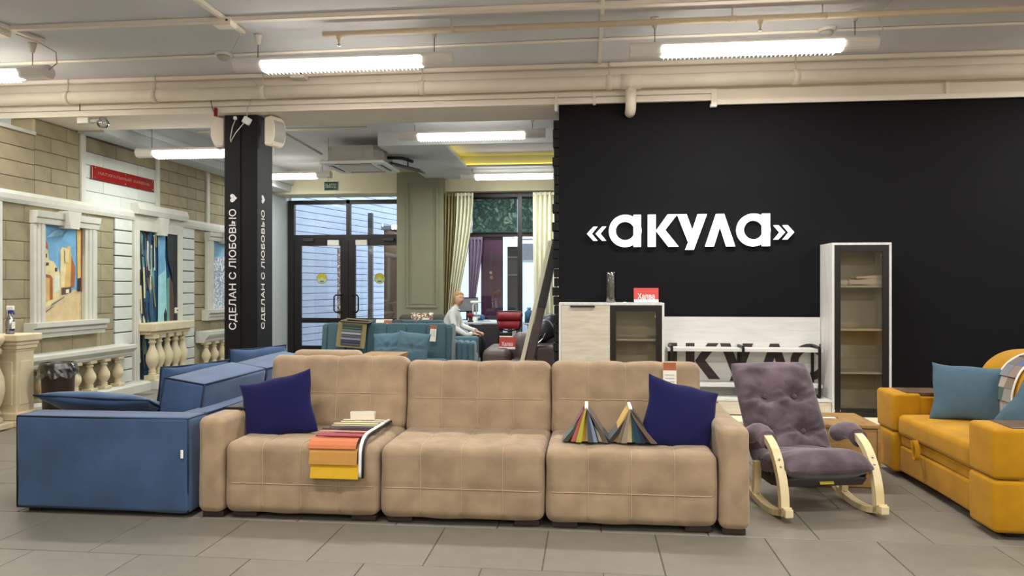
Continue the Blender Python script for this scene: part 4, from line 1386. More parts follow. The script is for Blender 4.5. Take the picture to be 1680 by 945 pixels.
# ---- purple rocking chair
rc = thing('rocking_chair', 'purple tufted rocking chair on pale birch runners', 'rocking chair', (1.46, 4.55, 0), R(12))
def sweep_strip(path, hw, ht, x):
    """flat bent strip: path in (y,z), half width hw across x, half thickness ht"""
    bm = bmesh.new()
    rings = []
    for i, p in enumerate(path):
        a, b = path[max(i - 1, 0)], path[min(i + 1, len(path) - 1)]
        tx, tz = b[0] - a[0], b[1] - a[1]
        l = math.hypot(tx, tz); tx /= l; tz /= l
        ny, nz = -tz, tx
        rings.append([bm.verts.new((x + sx * hw, p[0] + st * ny * ht, p[1] + st * nz * ht)) for sx, st in ((-1, -1), (1, -1), (1, 1), (-1, 1))])
    for A, B in zip(rings, rings[1:]):
        for k in range(4): bm.faces.new((A[k], A[(k + 1) % 4], B[(k + 1) % 4], B[k]))
    bm.faces.new(rings[0]); bm.faces.new(rings[-1])
    bmesh.ops.recalc_face_normals(bm, faces=bm.faces[:])
    return bm
def bez(pts, n=24):
    """Catmull-Rom through points"""
    out = []
    P_ = [pts[0]] + list(pts) + [pts[-1]]
    for i in range(1, len(P_) - 2):
        for k in range(n // (len(pts) - 1) + 1):
            t_ = k / (n // (len(pts) - 1) + 1)
            out.append(tuple(.5 * ((2 * P_[i][j]) + (-P_[i - 1][j] + P_[i + 1][j]) * t_ + (2 * P_[i - 1][j] - 5 * P_[i][j] + 4 * P_[i + 1][j] - P_[i + 2][j]) * t_ ** 2 + (-P_[i - 1][j] + 3 * P_[i][j] - 3 * P_[i + 1][j] + P_[i + 2][j]) * t_ ** 3) for j in range(len(pts[0]))))
    out.append(pts[-1])
    return out
arc = bez([(.48, .41), (.38, .45), (.27, .455), (.16, .395), (.08, .28), (.04, .16), (.03, .03)], 36)
run = bez([(-.02, .075), (.04, .045), (.14, .022), (.27, .018), (.42, .045), (.57, .105), (.68, .18)], 36)
post = bez([(.42, .05), (.405, .15), (.40, .27)], 12)
for x in (-.30, .30):
    ob('bent_arm', sweep_strip(arc, .026, .02, x), 'birch', rc)
    ob('runner', sweep_strip(run, .026, .018, x), 'birch', rc)
    box('runner_tip', (x, -.01, .06), (.05, .06, .05), 'birch', rc, .006)
    ob('rear_post', sweep_strip(post, .022, .018, x), 'birch', rc)
    for (yy, zz) in ((.02, .06), (.415, .06), (.12, .35), (.10, .31)):
        ob('bolt', lathe_bm([(.008, 0), (.008, .004), (.004, .006)], 8), 'chrome', rc, (x, yy - .025, zz), (R(90), 0, 0))
    # padded arm cover
    pad = bez([(.24, .45), (.31, .475), (.40, .47), (.49, .435)], 16)
    bm = bmesh.new()
    rings = []
    for i, p in enumerate(pad):
        rings.append([bm.verts.new((x + .06 * math.cos(a), p[0] + .01 * math.sin(a), p[1] - .012 + .056 * math.sin(a))) for a in [2 * math.pi * k / 14 for k in range(14)]])
    for A, B in zip(rings, rings[1:]):
        for k in range(14):
            f = bm.faces.new((A[k], A[(k + 1) % 14], B[(k + 1) % 14], B[k])); f.smooth = True
    bm.faces.new(rings[0]); bm.faces.new(rings[-1])
    ob('arm_cover', bm, 'velvetplum', rc)
# seat shell: one L-shaped padded cushion
cl = bez([(.02, .295), (.14, .30), (.28, .275), (.42, .25), (.52, .27), (.58, .36), (.65, .48), (.74, .63), (.83, .77), (.885, .85)], 108)
buttons = [(-.105, .765), (.105, .765), (-.105, .56), (.105, .56)]
tot = [0]
for a, b in zip(cl, cl[1:]): tot.append(tot[-1] + math.hypot(b[0] - a[0], b[1] - a[1]))
SL = tot[-1]
bm = bmesh.new()
nx = 36
G = []
btn_pts = []
for i, p in enumerate(cl):
    a, b = cl[max(i - 1, 0)], cl[min(i + 1, len(cl) - 1)]
    ty, tz = b[0] - a[0], b[1] - a[1]; l = math.hypot(ty, tz); ty /= l; tz /= l
    ny, nz = -tz, ty       # towards the sitter
    s = tot[i] / SL
    endf = min(1, (min(s, 1 - s) / .07)) ** .5 if min(s, 1 - s) < .07 else 1
    row = []
    for j in range(nx + 1):
        g = -1 + 2 * j / nx
        g = math.sin(g * math.pi / 2)
        x = g * .285 * (1 - .07 * (1 - endf))
        crown = (1 - abs(g) ** 3.5) ** .5 if abs(g) < 1 else 0
        tk = (.095 if s < .45 else .085) * crown * endf
        for bx, bs_ in buttons:
            dd = math.hypot((x - bx) / .06, (s - bs_) / .05)
            tk -= .052 * math.exp(-dd * dd)
            tk += .007 * math.sin(11 * math.atan2(s - bs_, (x - bx) * .8)) * math.exp(-((dd - 1.2) / .9) ** 2) * crown
        for bs_ in (.765, .56):
            tk -= .022 * math.exp(-((s - bs_ - .012 * math.sin(x * 30)) / .012) ** 2) * crown
        tk += .006 * math.sin(34 * s + 9 * x) * math.sin(14 * x + 20 * s) * crown
        row.append((x, tk, p, ny, nz, crown, endf))
    G.append(row)
top = [[bm.verts.new((x, p[0] + ny * tk, p[1] + nz * tk)) for (x, tk, p, ny, nz, c, e) in r] for r in G]
bot = [[bm.verts.new((x, p[0] - ny * (.085 if tot[ri] / SL < .4 else .055) * c * e, p[1] - nz * (.085 if tot[ri] / SL < .4 else .055) * c * e)) if 0 < j < nx else None for j, (x, tk, p, ny, nz, c, e) in enumerate(r)] for ri, r in enumerate(G)]
for i in range(len(G)):
    bot[i][0] = top[i][0]; bot[i][nx] = top[i][nx]
for S_i, S in ((0, top), (1, bot)):
    for i in range(len(G) - 1):
        for j in range(nx):
            q = [S[i][j], S[i][j + 1], S[i + 1][j + 1], S[i + 1][j]]
            try:
                f = bm.faces.new(q); f.smooth = True
            except ValueError: pass
for e in (0, len(G) - 1):
    for j in range(nx):
        q = []
        for v in (top[e][j], top[e][j + 1], bot[e][j + 1], bot[e][j]):
            if v not in q: q.append(v)
        if len(q) >= 3:
            try: f = bm.faces.new(q); f.smooth = True
            except ValueError: pass
ob('seat_shell', bm, 'velvetplum', rc)
for bx, bs_ in buttons:
    i = min(range(len(tot)), key=lambda k: abs(tot[k] / SL - bs_))
    p, ny, nz = cl[i], G[i][0][3], G[i][0][4]
    ob('button', lathe_bm([(.016, 0), (.016, .006), (.009, .012), (.001, .014)], 12), 'velvetplum', rc, (bx, p[0] + ny * .036, p[1] + nz * .036), (math.atan2(-ny, nz), 0, 0))
# pleated side skirts and dark underside
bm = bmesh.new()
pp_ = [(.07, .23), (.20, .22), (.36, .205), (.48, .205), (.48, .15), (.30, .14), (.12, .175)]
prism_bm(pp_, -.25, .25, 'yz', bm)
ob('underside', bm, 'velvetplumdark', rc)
for sx in (-1, 1):
    bm = bmesh.new()
    n = 24
    rowa, rowb = [], []
    for k in range(n + 1):
        f = k / n
        y = .08 + .42 * f
        off = .008 * math.sin(k * math.pi * .75)
        rowa.append(bm.verts.new((sx * (.275 + off), y, .33 - .06 * f)))
        rowb.append(bm.verts.new((sx * (.245 + off), y, .22 - .05 * f)))
    for k in range(n): bm.faces.new((rowa[k], rowa[k + 1], rowb[k + 1], rowb[k]))
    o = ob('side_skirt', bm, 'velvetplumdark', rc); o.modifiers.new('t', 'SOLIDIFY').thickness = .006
box('warning_label', (.0, .085, .205), (.09, .004, .022), 'yellowstick', rc, .001, (R(-25), 0, 0))

# ---- oak cube table behind the rocking chair
tb = thing('side_table', 'low oak box table between rocking chair and yellow sofa', 'table', (1.71, 5.56, 0))
box('top_panel', (0, 0, .425), (.60, .52, .022), 'oaktop', tb, .002)
box('side_panel', (.289, 0, .207), (.022, .52, .413), 'oak', tb, .002)
box('side_panel', (-.289, 0, .207), (.022, .52, .413), 'oak', tb, .002)
box('front_panel', (0, -.24, .207), (.556, .022, .405), 'oak', tb, .002)
box('back_panel', (0, .24, .207), (.556, .022, .405), 'oak', tb, .002)
pt = px(1355, 685, Z=.44)
t = thing('paper_slip', 'small white paper slip lying on the oak table', 'paper', (pt.x + .02, pt.y, .437))
box('slip', (0, 0, .002), (.10, .04, .003), 'whitebright', t, .001); box('slip_clip', (.055, 0, .004), (.02, .02, .005), 'chrome', t, .001)

# ---- yellow sofa
ys = thing('yellow_sofa', 'mustard yellow velvet sofa with wooden armrest tops', 'sofa', (2.9, 5.11, 0))
YO = Vector(ys.location)
def ybox(name, x0, x1, y0, y1, z0, z1, r=.03, mat='velvetyellow', d=softw, step=.07):
    return rbox(name, Vector(((x0 + x1) / 2, (y0 + y1) / 2, (z0 + z1) / 2)) - YO, (x1 - x0, y1 - y0, z1 - z0), r, mat, ys, step, d)
XF = 2.22
for y0, y1 in ((4.28, 4.56), (5.63, 5.94)):
    ybox('arm_front_panel', XF, XF + .20, y0, y1, .335, .615, .025)
    ybox('arm_front_panel', XF, XF + .20, y0, y1, .04, .33, .025)
    ybox('arm_body', XF + .13, 3.5, y0 + .006, y1 - .006, .04, .598, .02)
    w_ = wbox('arm_top', XF + .10, 3.4, y0 + .02, y1 - .02, .600, .622, 'wenge', ys, .004)
ybox('seat_cushion', XF + .02, 3.4, 4.56, 5.63, .31, .47, .045)
ybox('seat_rail', XF + .05, 3.4, 4.56, 5.63, .235, .315, .02)
ybox('drawer_front', XF + .04, 3.3, 4.56, 5.63, .05, .24, .02)
# pull loop on the drawer
lp = px(1508, 755, X=XF + .03)
bm = bmesh.new()
pr_ = [(0, .07), (-.018, .04), (-.026, .0), (-.018, -.03), (.0, -.04), (.012, -.02), (.016, .02), (.03, .06)]
rings = []
for (dy, dz) in bez([(a, b) for a, b in pr_], 32): rings.append([bm.verts.new((sx, dy * 1.6, dz * 1.25)) for sx in (-.05, -.02)])
for A, B in zip(rings, rings[1:]): bm.faces.new((A[0], A[1], B[1], B[0]))
o = ob('pull_loop', bm, 'velvetyellow', ys, Vector((XF + .04, lp.y, .26)) - YO); o.modifiers.new('t', 'SOLIDIFY').thickness = .008
# rounded backrest, profile swept along the sofa
prof = bez([(2.80, .42), (2.79, .58), (2.80, .72), (2.85, .84), (2.95, .92), (3.08, .95), (3.25, .94), (3.40, .88), (3.48, .74), (3.50, .42)], 40)
bm = bmesh.new(); prism_bm(prof, 4.57, 5.62, 'xz', bm)
bmesh.ops.bevel(bm, geom=[e for e in bm.edges if abs(e.verts[0].co.y - e.verts[1].co.y) < 1e-6], offset=.03, segments=3, affect='EDGES')
ob('backrest', bm, 'velvetyellow', ys, -YO, smooth=True)
for x in (2.36, 3.4):
    for y in (4.4, 5.8): box('foot', Vector((x, y, .02)) - YO, (.08, .08, .04), 'black', ys, .004)
cushion('dusty blue pillow standing on the yellow sofa seat', (2.63, 5.40, .655), .46, .40, .14, (R(-12), R(2), R(-20)), 'bluepillow', seed=6)
cushion('dusty blue pillow half hidden behind the near yellow armrest', (2.78, 4.86, .60), .36, .36, .12, (R(-12), R(30), R(-40)), 'bluepillow', seed=8)
# brochure standing on the far armrest
br = px(1562, 604, Y=5.8)
t = thing('folded_brochure', 'white folded brochure standing on the far yellow armrest', 'brochure', (2.78, 5.78, .622))
box('leaf', (-.02, 0, .065), (.003, .16, .14), 'whitebright', t, .001, (0, R(22), R(-60))); box('leaf', (.04, .02, .065), (.003, .16, .14), 'paper', t, .001, (0, R(-22), R(-60)))
box('print_mark', (-.025, -.03, .05), (.004, .05, .04), 'redsign', t, 0, (0, R(22), R(-60)))
# patchwork sample strip over the back cushion
pw = thing('patchwork_sample', 'draped strip of small multicoloured fabric squares on yellow back', 'sample book', (2.80, 5.25, .50))
pc = ['8a8078', '5c4a40', 'a49a90', '6f8a88', '8c7a70', '9a9ea2', '6b5a5c', '7c7f86', 'a8a098', '54608a', '8e8a84', '9c3a40', '6b6660', '4a6258', 'c8ccd0', '7d6f60']
for i in range(len(pc)): M('patch%d' % i, pc[i], .85, .08, 15)
rows = bez([(2.795, .50), (2.785, .60), (2.795, .72), (2.845, .845), (2.945, .925), (3.08, .956), (3.2, .955)], 36)
rows = [(a - .006, b) for a, b in rows]
k = 0
PO = Vector(pw.location)
for r in range(9):
    i0, i1 = int(r * (len(rows) - 1) / 9), int((r + 1) * (len(rows) - 1) / 9)
    for c in range(2):
        bm = bmesh.new()
        y0, y1 = 5.15 + c * .10, 5.15 + (c + 1) * .10 - .003
        A, B = rows[i0], rows[i1]
        vs = [bm.verts.new(Vector(q) - PO) for q in ((A[0] - .010, y0, A[1]), (A[0] - .010, y1, A[1]), (B[0] - .002, y1, B[1]), (B[0] - .002, y0, B[1]))]
        bm.faces.new(vs)
        o = ob('patch', bm, 'patch%d' % ((r * 5 + c * 3) % len(pc)), pw); o.modifiers.new('t', 'SOLIDIFY').thickness = .005
for yy in (5.145, 5.355): ob('edge_binding', tube_bm([Vector((a - .004, yy, b)) - PO for a, b in rows], .007, 6), 'paper', pw)

# coral floor mat whose edge reaches into the room beside the blue sofa
cm = thing('floor_mat', 'coral red round floor mat in front of the blue sofa', 'mat', (-3.1, 2.96, 0))
ob('mat_disc', lathe_bm([(.40, 0), (.40, .004), (.39, .006), (.001, .006)], 40), 'coral', cm)

# ================================================================== FURNITURE ON THE DARK WALL
YF = 7.165
ZP = .17
pod = thing('display_podium', 'low beige laminate podium under the wall furniture', 'podium', (1.3, 7.2, 0))
wbox('podium_top', -.28, 3.0, 6.85, YW - .004, ZP - .025, ZP, 'plasterwarm', pod, .003)
wbox('podium_front', -.28, 3.0, 6.87, 6.89, 0, ZP - .025, 'plasterwarm', pod, .002)
wbox('podium_side', -.28, -.26, 6.89, YW - .004, 0, ZP - .025, 'plasterwarm', pod, .002)
wbox('podium_side', 2.98, 3.0, 6.89, YW - .004, 0, ZP - .025, 'plasterwarm', pod, .002)
# ---- shop name, seven separate letters
def lx(u): return px(u, 380, Y=YW).x
zb_, zt_ = px(1100, 405, Y=YW).z, px(1100, 352.5, Y=YW).z
hL = zt_ - zb_
def letter(ch, u, label, h=hL):
    t = thing('wall_letter', label, 'letter', (lx(u), YW - .012, zb_))
    o = ob('letter_face', letter_bm(ch, h, .035), 'letterwhite', t)
    bm = letter_bm(ch, h, .010); ob('letter_back', bm, 'plasticgrey', t, (0, .011, 0))
    return t
letter('<', 963, 'white opening angle quote mark before the shop name')
letter('a', 999, 'white round letter a after the opening quote mark')
letter('k', 1062.5, 'white letter k in the shop name')
letter('u', 1110.5, 'white letter u with a slanted tail in the shop name')
letter('l', 1156, 'white pointed letter l without crossbar in the shop name')
letter('a', 1207.5, 'white round letter a before the closing quote mark')
letter('>', 1268, 'white closing angle quote mark after the shop name')

# ---- sideboard
xs0, xs1 = px(917, 500, Y=YF).x, px(1090, 500, Y=YF).x
sb_ = thing('sideboard', 'white sideboard with a pale wood door and a glass door', 'sideboard', ((xs0 + xs1) / 2, YF + .2, ZP))
zt = px(1000, 497, Y=YF).z
xm_ = px(1001, 500, Y=YF).x
yb2 = YW - .01
wbox('side_panel', xs0, xs0 + .022, YF, yb2, .06 + ZP, zt - .022, 'bodywhite', sb_, .001)
wbox('side_panel', xs1 - .022, xs1, YF, yb2, .06 + ZP, zt - .022, 'bodywhite', sb_, .001)
wbox('top_panel', xs0, xs1, YF, yb2, zt - .022, zt, 'bodywhite', sb_, .001)
wbox('bottom_panel', xs0 + .022, xs1 - .022, YF, yb2, .06 + ZP, .082 + ZP, 'bodywhite', sb_, .001)
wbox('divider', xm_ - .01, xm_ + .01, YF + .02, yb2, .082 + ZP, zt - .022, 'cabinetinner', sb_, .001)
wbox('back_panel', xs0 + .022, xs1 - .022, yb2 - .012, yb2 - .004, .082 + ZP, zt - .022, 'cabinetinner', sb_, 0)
dr = wbox('door', xs0 + .024, xm_ - .002, YF, YF + .018, .085 + ZP, zt - .026, 'craftwhite', sb_, .001)
box('handle', (-.03, -.012, (zt - .026 - .085 - ZP) / 2 - .008), (.24, .03, .014), 'black', dr, .002)
def glass_door(parent, x0, x1, z0, z1, y, fw=.055, hinge=True):
    d_ = wbox('door', x0, x0 + fw, y, y + .02, z0, z1, 'frame', parent, .002)
    o_ = Vector(d_.location) + Vector(parent.location)
    def q(n_, a, b, c, d, e, f, m): return box(n_, Vector(((a + b) / 2, (c + d) / 2, (e + f) / 2)) - o_, (b - a, d - c, f - e), m, d_, .001)
    q('door_frame', x1 - fw, x1, y, y + .02, z0, z1, 'frame')
    q('door_frame', x0 + fw, x1 - fw, y, y + .02, z1 - fw, z1, 'frame')
    q('door_frame', x0 + fw, x1 - fw, y, y + .02, z0, z0 + fw, 'frame')
    q('pane', x0 + fw - .005, x1 - fw + .005, y + .008, y + .012, z0 + fw - .005, z1 - fw + .005, 'glassbronze')
    for zz in (z0 + .1, z1 - .1): q('hinge', x1 - fw - .01, x1 - fw + .005, y + .02, y + .03, zz - .02, zz + .02, 'chrome')
    return d_
glass_door(sb_, xm_ + .002, xs1 - .024, .085 + ZP, zt - .026, YF)
for z in (.56, px(1045, 558, Y=YF + .15).z): wbox('shelf', xm_ + .012, xs1 - .024, YF + .04, yb2 - .014, z, z + .018, 'panelwhite', sb_, .001)
for x in (xs0 + .08, xs1 - .08):
    for y in (YF + .06, yb2 - .06): wbox('foot', x - .02, x + .02, y - .02, y + .02, ZP, ZP + .06, 'black', sb_, .003)
# glass vase
vc = px(1002, 492, Y=YF + .17)
va = thing('glass_vase', 'tall ribbed clear glass vase on the sideboard', 'vase', (vc.x, YF + .17, zt))
prof = [(.035, 0), (.045, .005), (.047, .02)]
for k in range(14): prof.append((.047 + .004 * (k % 2), .04 + k * .018))
prof += [(.046, .285), (.05, .30), (.044, .30), (.040, .28), (.040, .03), (.002, .025)]
ob('vase_body', lathe_bm(prof, 20), 'bottleglass', va)
ob('vase_rim', tube_bm([(.047 * math.cos(k * math.pi / 10), .047 * math.sin(k * math.pi / 10), .30) for k in range(20)], .003, 6, None, True), 'bottleglass', va)
def promo(label, c, rz, w=.24, h=.145):
    t = thing('promo_card', label, 'sign', c, rz)
    box('card', (0, 0, h / 2), (w, .008, h), 'redsign', t, .001, (R(-6), 0, 0))
    box('card_foot', (0, .03, .01), (w * .9, .05, .006), 'redsign', t, .001)
    box('white_band', (0, -.014, .018), (w * .98, .003, .03), 'whitebright', t, 0, (R(-6), 0, 0))
    box('gold_patch', (.0, .0014, h * .70), (w * .42, .003, h * .2), 'p_ochre', t, 0, (R(-6), 0, 0))
    box('headline', (.01, .0055, h * .88), (w * .72, .002, h * .06), 'p_pale', t, 0, (R(-6), 0, 0))
    text_obj('lettering', 'Халва', .075, 'whitebright', t, (0, -.0085, h * .42), (R(84), 0, 0), .001, .0006, width=w * .68)
    return t
pc_ = px(1060, 492, Y=YF + .12)
promo('red promotional card standing on the sideboard', (pc_.x, YF + .12, zt), 0, .24, .145)
wt = px(1025, 493, Y=YF + .1)
t = box('white_tack', (wt.x, YF + .12, zt + .004), (.03, .02, .008), 'whitebright', None, .002); tag(t, 'tiny white clip lying on the sideboard top', 'clip')

# ---- wall panel with dark letters, open shelf rack, low base
xp0, xp1 = xs1 + .004, px(1365, 500, Y=YF).x - .004
wp = thing('letter_board', 'white wall panel with large dark brown letters', 'wall panel', ((xp0 + xp1) / 2, YW - .02, .3))
zp = px(1200, 520, Y=YW - .03).z
wbox('panel_board', xp0, xp1, YW - .03, YW - .012, .3, zp, 'panelwhite', wp, .001)
zpb, zpt = px(1178, 622, Y=YW - .03).z, px(1178, 563, Y=YW - .03).z
hP = zpt - zpb
def plx(u): return px(u, 600, Y=YW - .03).x - wp.location.x
for ch, x_ in (('k', plx(1125)), ('u', plx(1181)), ('l', plx(1243)), ):
    ob('print_letter', letter_bm(ch, hP, .003), 'letterbrown', wp, (x_, -.0105, zpb - .3))
bm = letter_bm('a', hP, .003); ob('print_letter', bm, 'letterbrown', wp, (plx(1297), -.0105, zpb - .3))
bm = bmesh.new(); prism_bm([(0, 0), (.23 * hP, 0), (.23 * hP, hP), (0, hP)], -.003, 0, 'xz', bm); ob('print_letter', bm, 'letterbrown', wp, (plx(1097), -.0105, zpb - .3))
zv = px(1200, 654, Y=YF).z
tv = thing('tv_stand', 'low white television stand under the open shelves', 'tv stand', ((xp0 + xp1) / 2, YF + .2, ZP))
wbox('top_panel', xp0, xp1, YF - .02, YW - .035, zv - .02, zv, 'bodywhite', tv, .001)
wbox('side_panel', xp0, xp0 + .02, YF, YW - .035, ZP, zv - .02, 'bodywhite', tv, .001)
wbox('side_panel', xp1 - .02, xp1, YF, YW - .035, ZP, zv - .02, 'bodywhite', tv, .001)
xh = (xp0 + xp1) / 2
for a, b in ((xp0 + .022, xh - .002), (xh + .002, xp1 - .022)):
    d_ = wbox('drawer', a, b, YF - .018, YF, ZP + .012, zv - .023, 'craftwhite', tv, .001)
    box('handle', (0, -.01, .05), (.2, .02, .012), 'black', d_, .002)
wbox('plinth', xp0 + .02, xp1 - .02, YF + .03, YF + .05, ZP, ZP + .015, 'black', tv, 0)
rk = thing('open_shelf_rack', 'open rack of two white shelves on black metal brackets', 'shelf', ((xp0 + xp1) / 2, YF + .2, zv))
y0_, y1_ = YF + .10, YW - .036
zu, zl_ = px(1200, 577, Y=y0_).z, px(1200, 635, Y=y0_).z
xr0, xr1 = px(1096, 570, Y=y0_).x, px(1350, 570, Y=y0_).x
xr0 = max(xr0, xp0 + .01)
wbox('shelf', xr0, xr1, y0_, y1_, zu, zu + .03, 'panelwhite', rk, .001)
wbox('shelf', xr0, xr1, y0_, y1_, zl_, zl_ + .03, 'panelwhite', rk, .001)
for u in (1102, 1219, 1344):
    x = px(u, 600, Y=y0_).x
    bm = bmesh.new()
    cy0, cy1 = y0_ - .012, y1_ - .002
    for a, b in (((x, cy0, zv + .013), (x, cy0, zu + .04)), ((x, cy1 - .012, zv + .013), (x, cy1 - .012, zu + .04)), ((x, cy0, zu + .045), (x, cy1, zu + .045)), ((x, cy0, zv + .013), (x, cy1, zv + .013))):
        a, b = Vector(a), Vector(b)
        s = b - a
        bbox(bm, (a + b) / 2 - Vector(rk.location), (.024, max(.024, abs(s.y)), max(.024, abs(s.z))), .002, 1)
    ob('bracket', bm, 'blackmetal', rk)

# ---- tall display cabinet
xt0, xt1 = px(1365, 500, Y=YF).x, px(1463, 500, Y=YF).x
tc_ = thing('display_cabinet', 'tall white display cabinet with a bronze glass door', 'cabinet', ((xt0 + xt1) / 2, YF + .2, ZP))
zt = px(1414, 398, Y=YF).z
wbox('side_panel', xt0, xt0 + .022, YF, yb2, ZP, zt - .022, 'bodywhite', tc_, .001)
wbox('side_panel', xt1 - .022, xt1, YF, yb2, ZP, zt - .022, 'bodywhite', tc_, .001)
wbox('top_panel', xt0, xt1, YF, yb2, zt - .022, zt, 'bodywhite', tc_, .001)
wbox('bottom_panel', xt0 + .022, xt1 - .022, YF, yb2, ZP + .05, ZP + .07, 'bodywhite', tc_, .001)
wbox('plinth', xt0 + .022, xt1 - .022, YF + .02, YF + .04, ZP, ZP + .05, 'frame', tc_, 0)
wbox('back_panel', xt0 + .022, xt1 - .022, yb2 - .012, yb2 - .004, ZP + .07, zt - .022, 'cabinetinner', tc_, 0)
glass_door(tc_, xt0 + .024, xt1 - .024, ZP + .03, zt - .026, YF, .055)
shz = [px(1414, v, Y=YF + .15).z for v in (610, 540, 470)]
for z in shz: wbox('shelf', xt0 + .024, xt1 - .024, YF + .04, yb2 - .014, z - .01, z + .01, 'panelwhite', tc_, .001)
cloth = thing('folded_cloth', 'cream cloth lying on the top shelf of the display cabinet', 'cloth', ((xt0 + xt1) / 2 + .02, YF + .2, shz[2] + .011))
def rum(p, n): return n * (.008 * math.sin(20 * p.x + 5 * p.z) * math.sin(15 * p.y + 2))
rbox('fold', (.06, -.02, .03), (.34, .2, .06), .025, 'paper', cloth, .03, rum)
rbox('fold', (.09, -.02, .075), (.26, .18, .035), .015, 'paper', cloth, .03, rum)
rbox('fold', (-.17, -.02, .025), (.12, .16, .05), .02, 'paper', cloth, .03, rum)
# baseboard
struct(wbox('baseboard_center', 3.004, 8.0, YW - .02, YW, 0, .08, 'plasticwhite', None, .002), 'pale baseboard along the black wall')

# ================================================================== MIDDLE GROUND
# ---- teal sofa with folded swatch board
def sofa_teal():
    Yt = 9.7
    a, b = px(527, 560, Y=Yt).x, px(741, 560, Y=Yt).x
    t = thing('teal_sofa', 'teal velvet sofa bed with a tall slanted backrest', 'sofa', ((a + b) / 2, Yt + .3, 0))
    o = Vector(t.location)
    zt = px(640, 531, Y=Yt).z
    def tb_(n_, x0, x1, y0, y1, z0, z1, r=.05, m='velvetteal', rot=(0, 0, 0)):
        return rbox(n_, Vector(((x0 + x1) / 2, (y0 + y1) / 2, (z0 + z1) / 2)) - o, (x1 - x0, y1 - y0, z1 - z0), r, m, t, .08, softw, rot)
    n = 6
    w = (b - a - .16) / n
    def bulge(p, n_): return n_ * (.006 * math.sin(4 * p.x + 5 * p.z))
    for i in range(n):
        tb_('back_panel', a + .08 + i * w + .001, a + .08 + (i + 1) * w - .001, Yt, Yt + .22, .36, zt, .03, rot=(R(-8), 0, 0))
    for x0, x1 in ((a, a + .09), (b - .09, b)):
        bm = bmesh.new()
        prism_bm([(-.06, .05), (.32, .05), (.32, zt - .01), (.12, zt + .0), (.04, zt - .03), (-.02, .5)], x0 - o.x, x1 - o.x, 'yz', bm)
        bmesh.ops.translate(bm, vec=(0, -.3, 0), verts=bm.verts[:])
        bmesh.ops.bevel(bm, geom=bm.edges[:], offset=.02, segments=2, affect='EDGES')
        ob('back_wing', bm, 'velvetteal', t)
    tb_('seat_cushion', a + .05, b - .05, Yt - .75, Yt + .1, .25, .44)
    tb_('seat_base', a + .05, b - .05, Yt - .72, Yt + .3, .06, .26, .03, 'tealdark')
    for x in (a + .15, b - .15):
        for y in (Yt - .6, Yt + .2): box('foot', Vector((x, y, .03)) - o, (.06, .06, .06), 'black', t, .004)
    return t, a, b, Yt, zt
teal, ta, tb2, Yt, ztl = sofa_teal()
# fluted arm seen to the right of the teal sofa
fa = thing('fluted_armchair', 'small light teal armchair with fluted sides beside the seated woman', 'armchair', (px(758, 580, Y=10.15).x, 10.3, 0))
for k in range(4): rbox('flute', (-.12 + k * .085, -.15 + .02 * k, .35), (.088, .28, .60 - .015 * k), .04, 'teallight', fa, .08)
rbox('seat', (-.02, .15, .25), (.36, .4, .4), .05, 'teallight', fa, .1)
rbox('backrest', (-.02, .33, .42), (.36, .1, .5), .04, 'teallight', fa, .1)
# star-tufted pillows
def star_pillow(label, c, s, rot, seed):
    bm = pillow_bm(s, s, .13, 24, .05, .004, seed)
    for v in bm.verts:
        x, z = v.co.x / s * 2, v.co.z / s * 2
        r = math.hypot(x, z); a = math.atan2(z, x)
        g = math.exp(-(math.sin(a * 4 ) / .28) ** 2) * max(0, 1 - abs(r - .45) / .6) if r > .05 else 1
        v.co.y *= 1 - .38 * g - .6 * math.exp(-(r / .14) ** 2)
    o = ob('star_pillow', bm, 'teallight', None, c, rot)
    return tag(o, label, 'pillow')
p1 = px(660, 570, Y=9.42); p2 = px(676, 568, Y=9.2)
star_pillow('teal star tufted pillow at the back on the teal sofa', (px(637, 570, Y=9.5).x, 9.47, .60), .38, (R(-14), R(-4), 0), 11)
star_pillow('teal star tufted pillow at the front on the teal sofa', (px(677, 575, Y=9.3).x, 9.30, .60), .42, (R(-14), R(6), 0), 12)
# swatch board hanging on the backrest
sbx = px(580, 550, Y=9.6)
bd = thing('swatch_board', 'taupe board of dark fabric strips hung over the teal backrest', 'sample book', (sbx.x - .03, Yt - .10, px(580, 550, Y=9.6).z))
bd.rotation_euler = (R(-8), R(4), 0)
box('board', (0, 0, 0), (.40, .012, .34), 'curtainbrown', bd, .004)
box('board_top', (.03, .08, .2), (.40, .22, .014), 'leather', bd, .004, (R(12), 0, 0))
box('board_top', (.04, .12, .225), (.30, .18, .02), 'curtainbrown', bd, .006, (R(4), 0, R(6)))
for k, c in enumerate(['3d4438', '2d4a44', '59605c', '8c9094', '4a4c58', '7a7680', '2c3048', '404448']):
    M('strip%d' % k, c, .8, .05, 9)
    box('fabric_strip', (0, -.012, .135 - k * .037), (.27, .014, .033), 'strip%d' % k, bd, .003, (R(-10), 0, 0))
pt_ = px(710, 547, Y=9.6)
price_tag('dark framed price tag hung on the teal backrest', (pt_.x, Yt - .08, pt_.z), (R(-8), R(3), 0), 1.0)
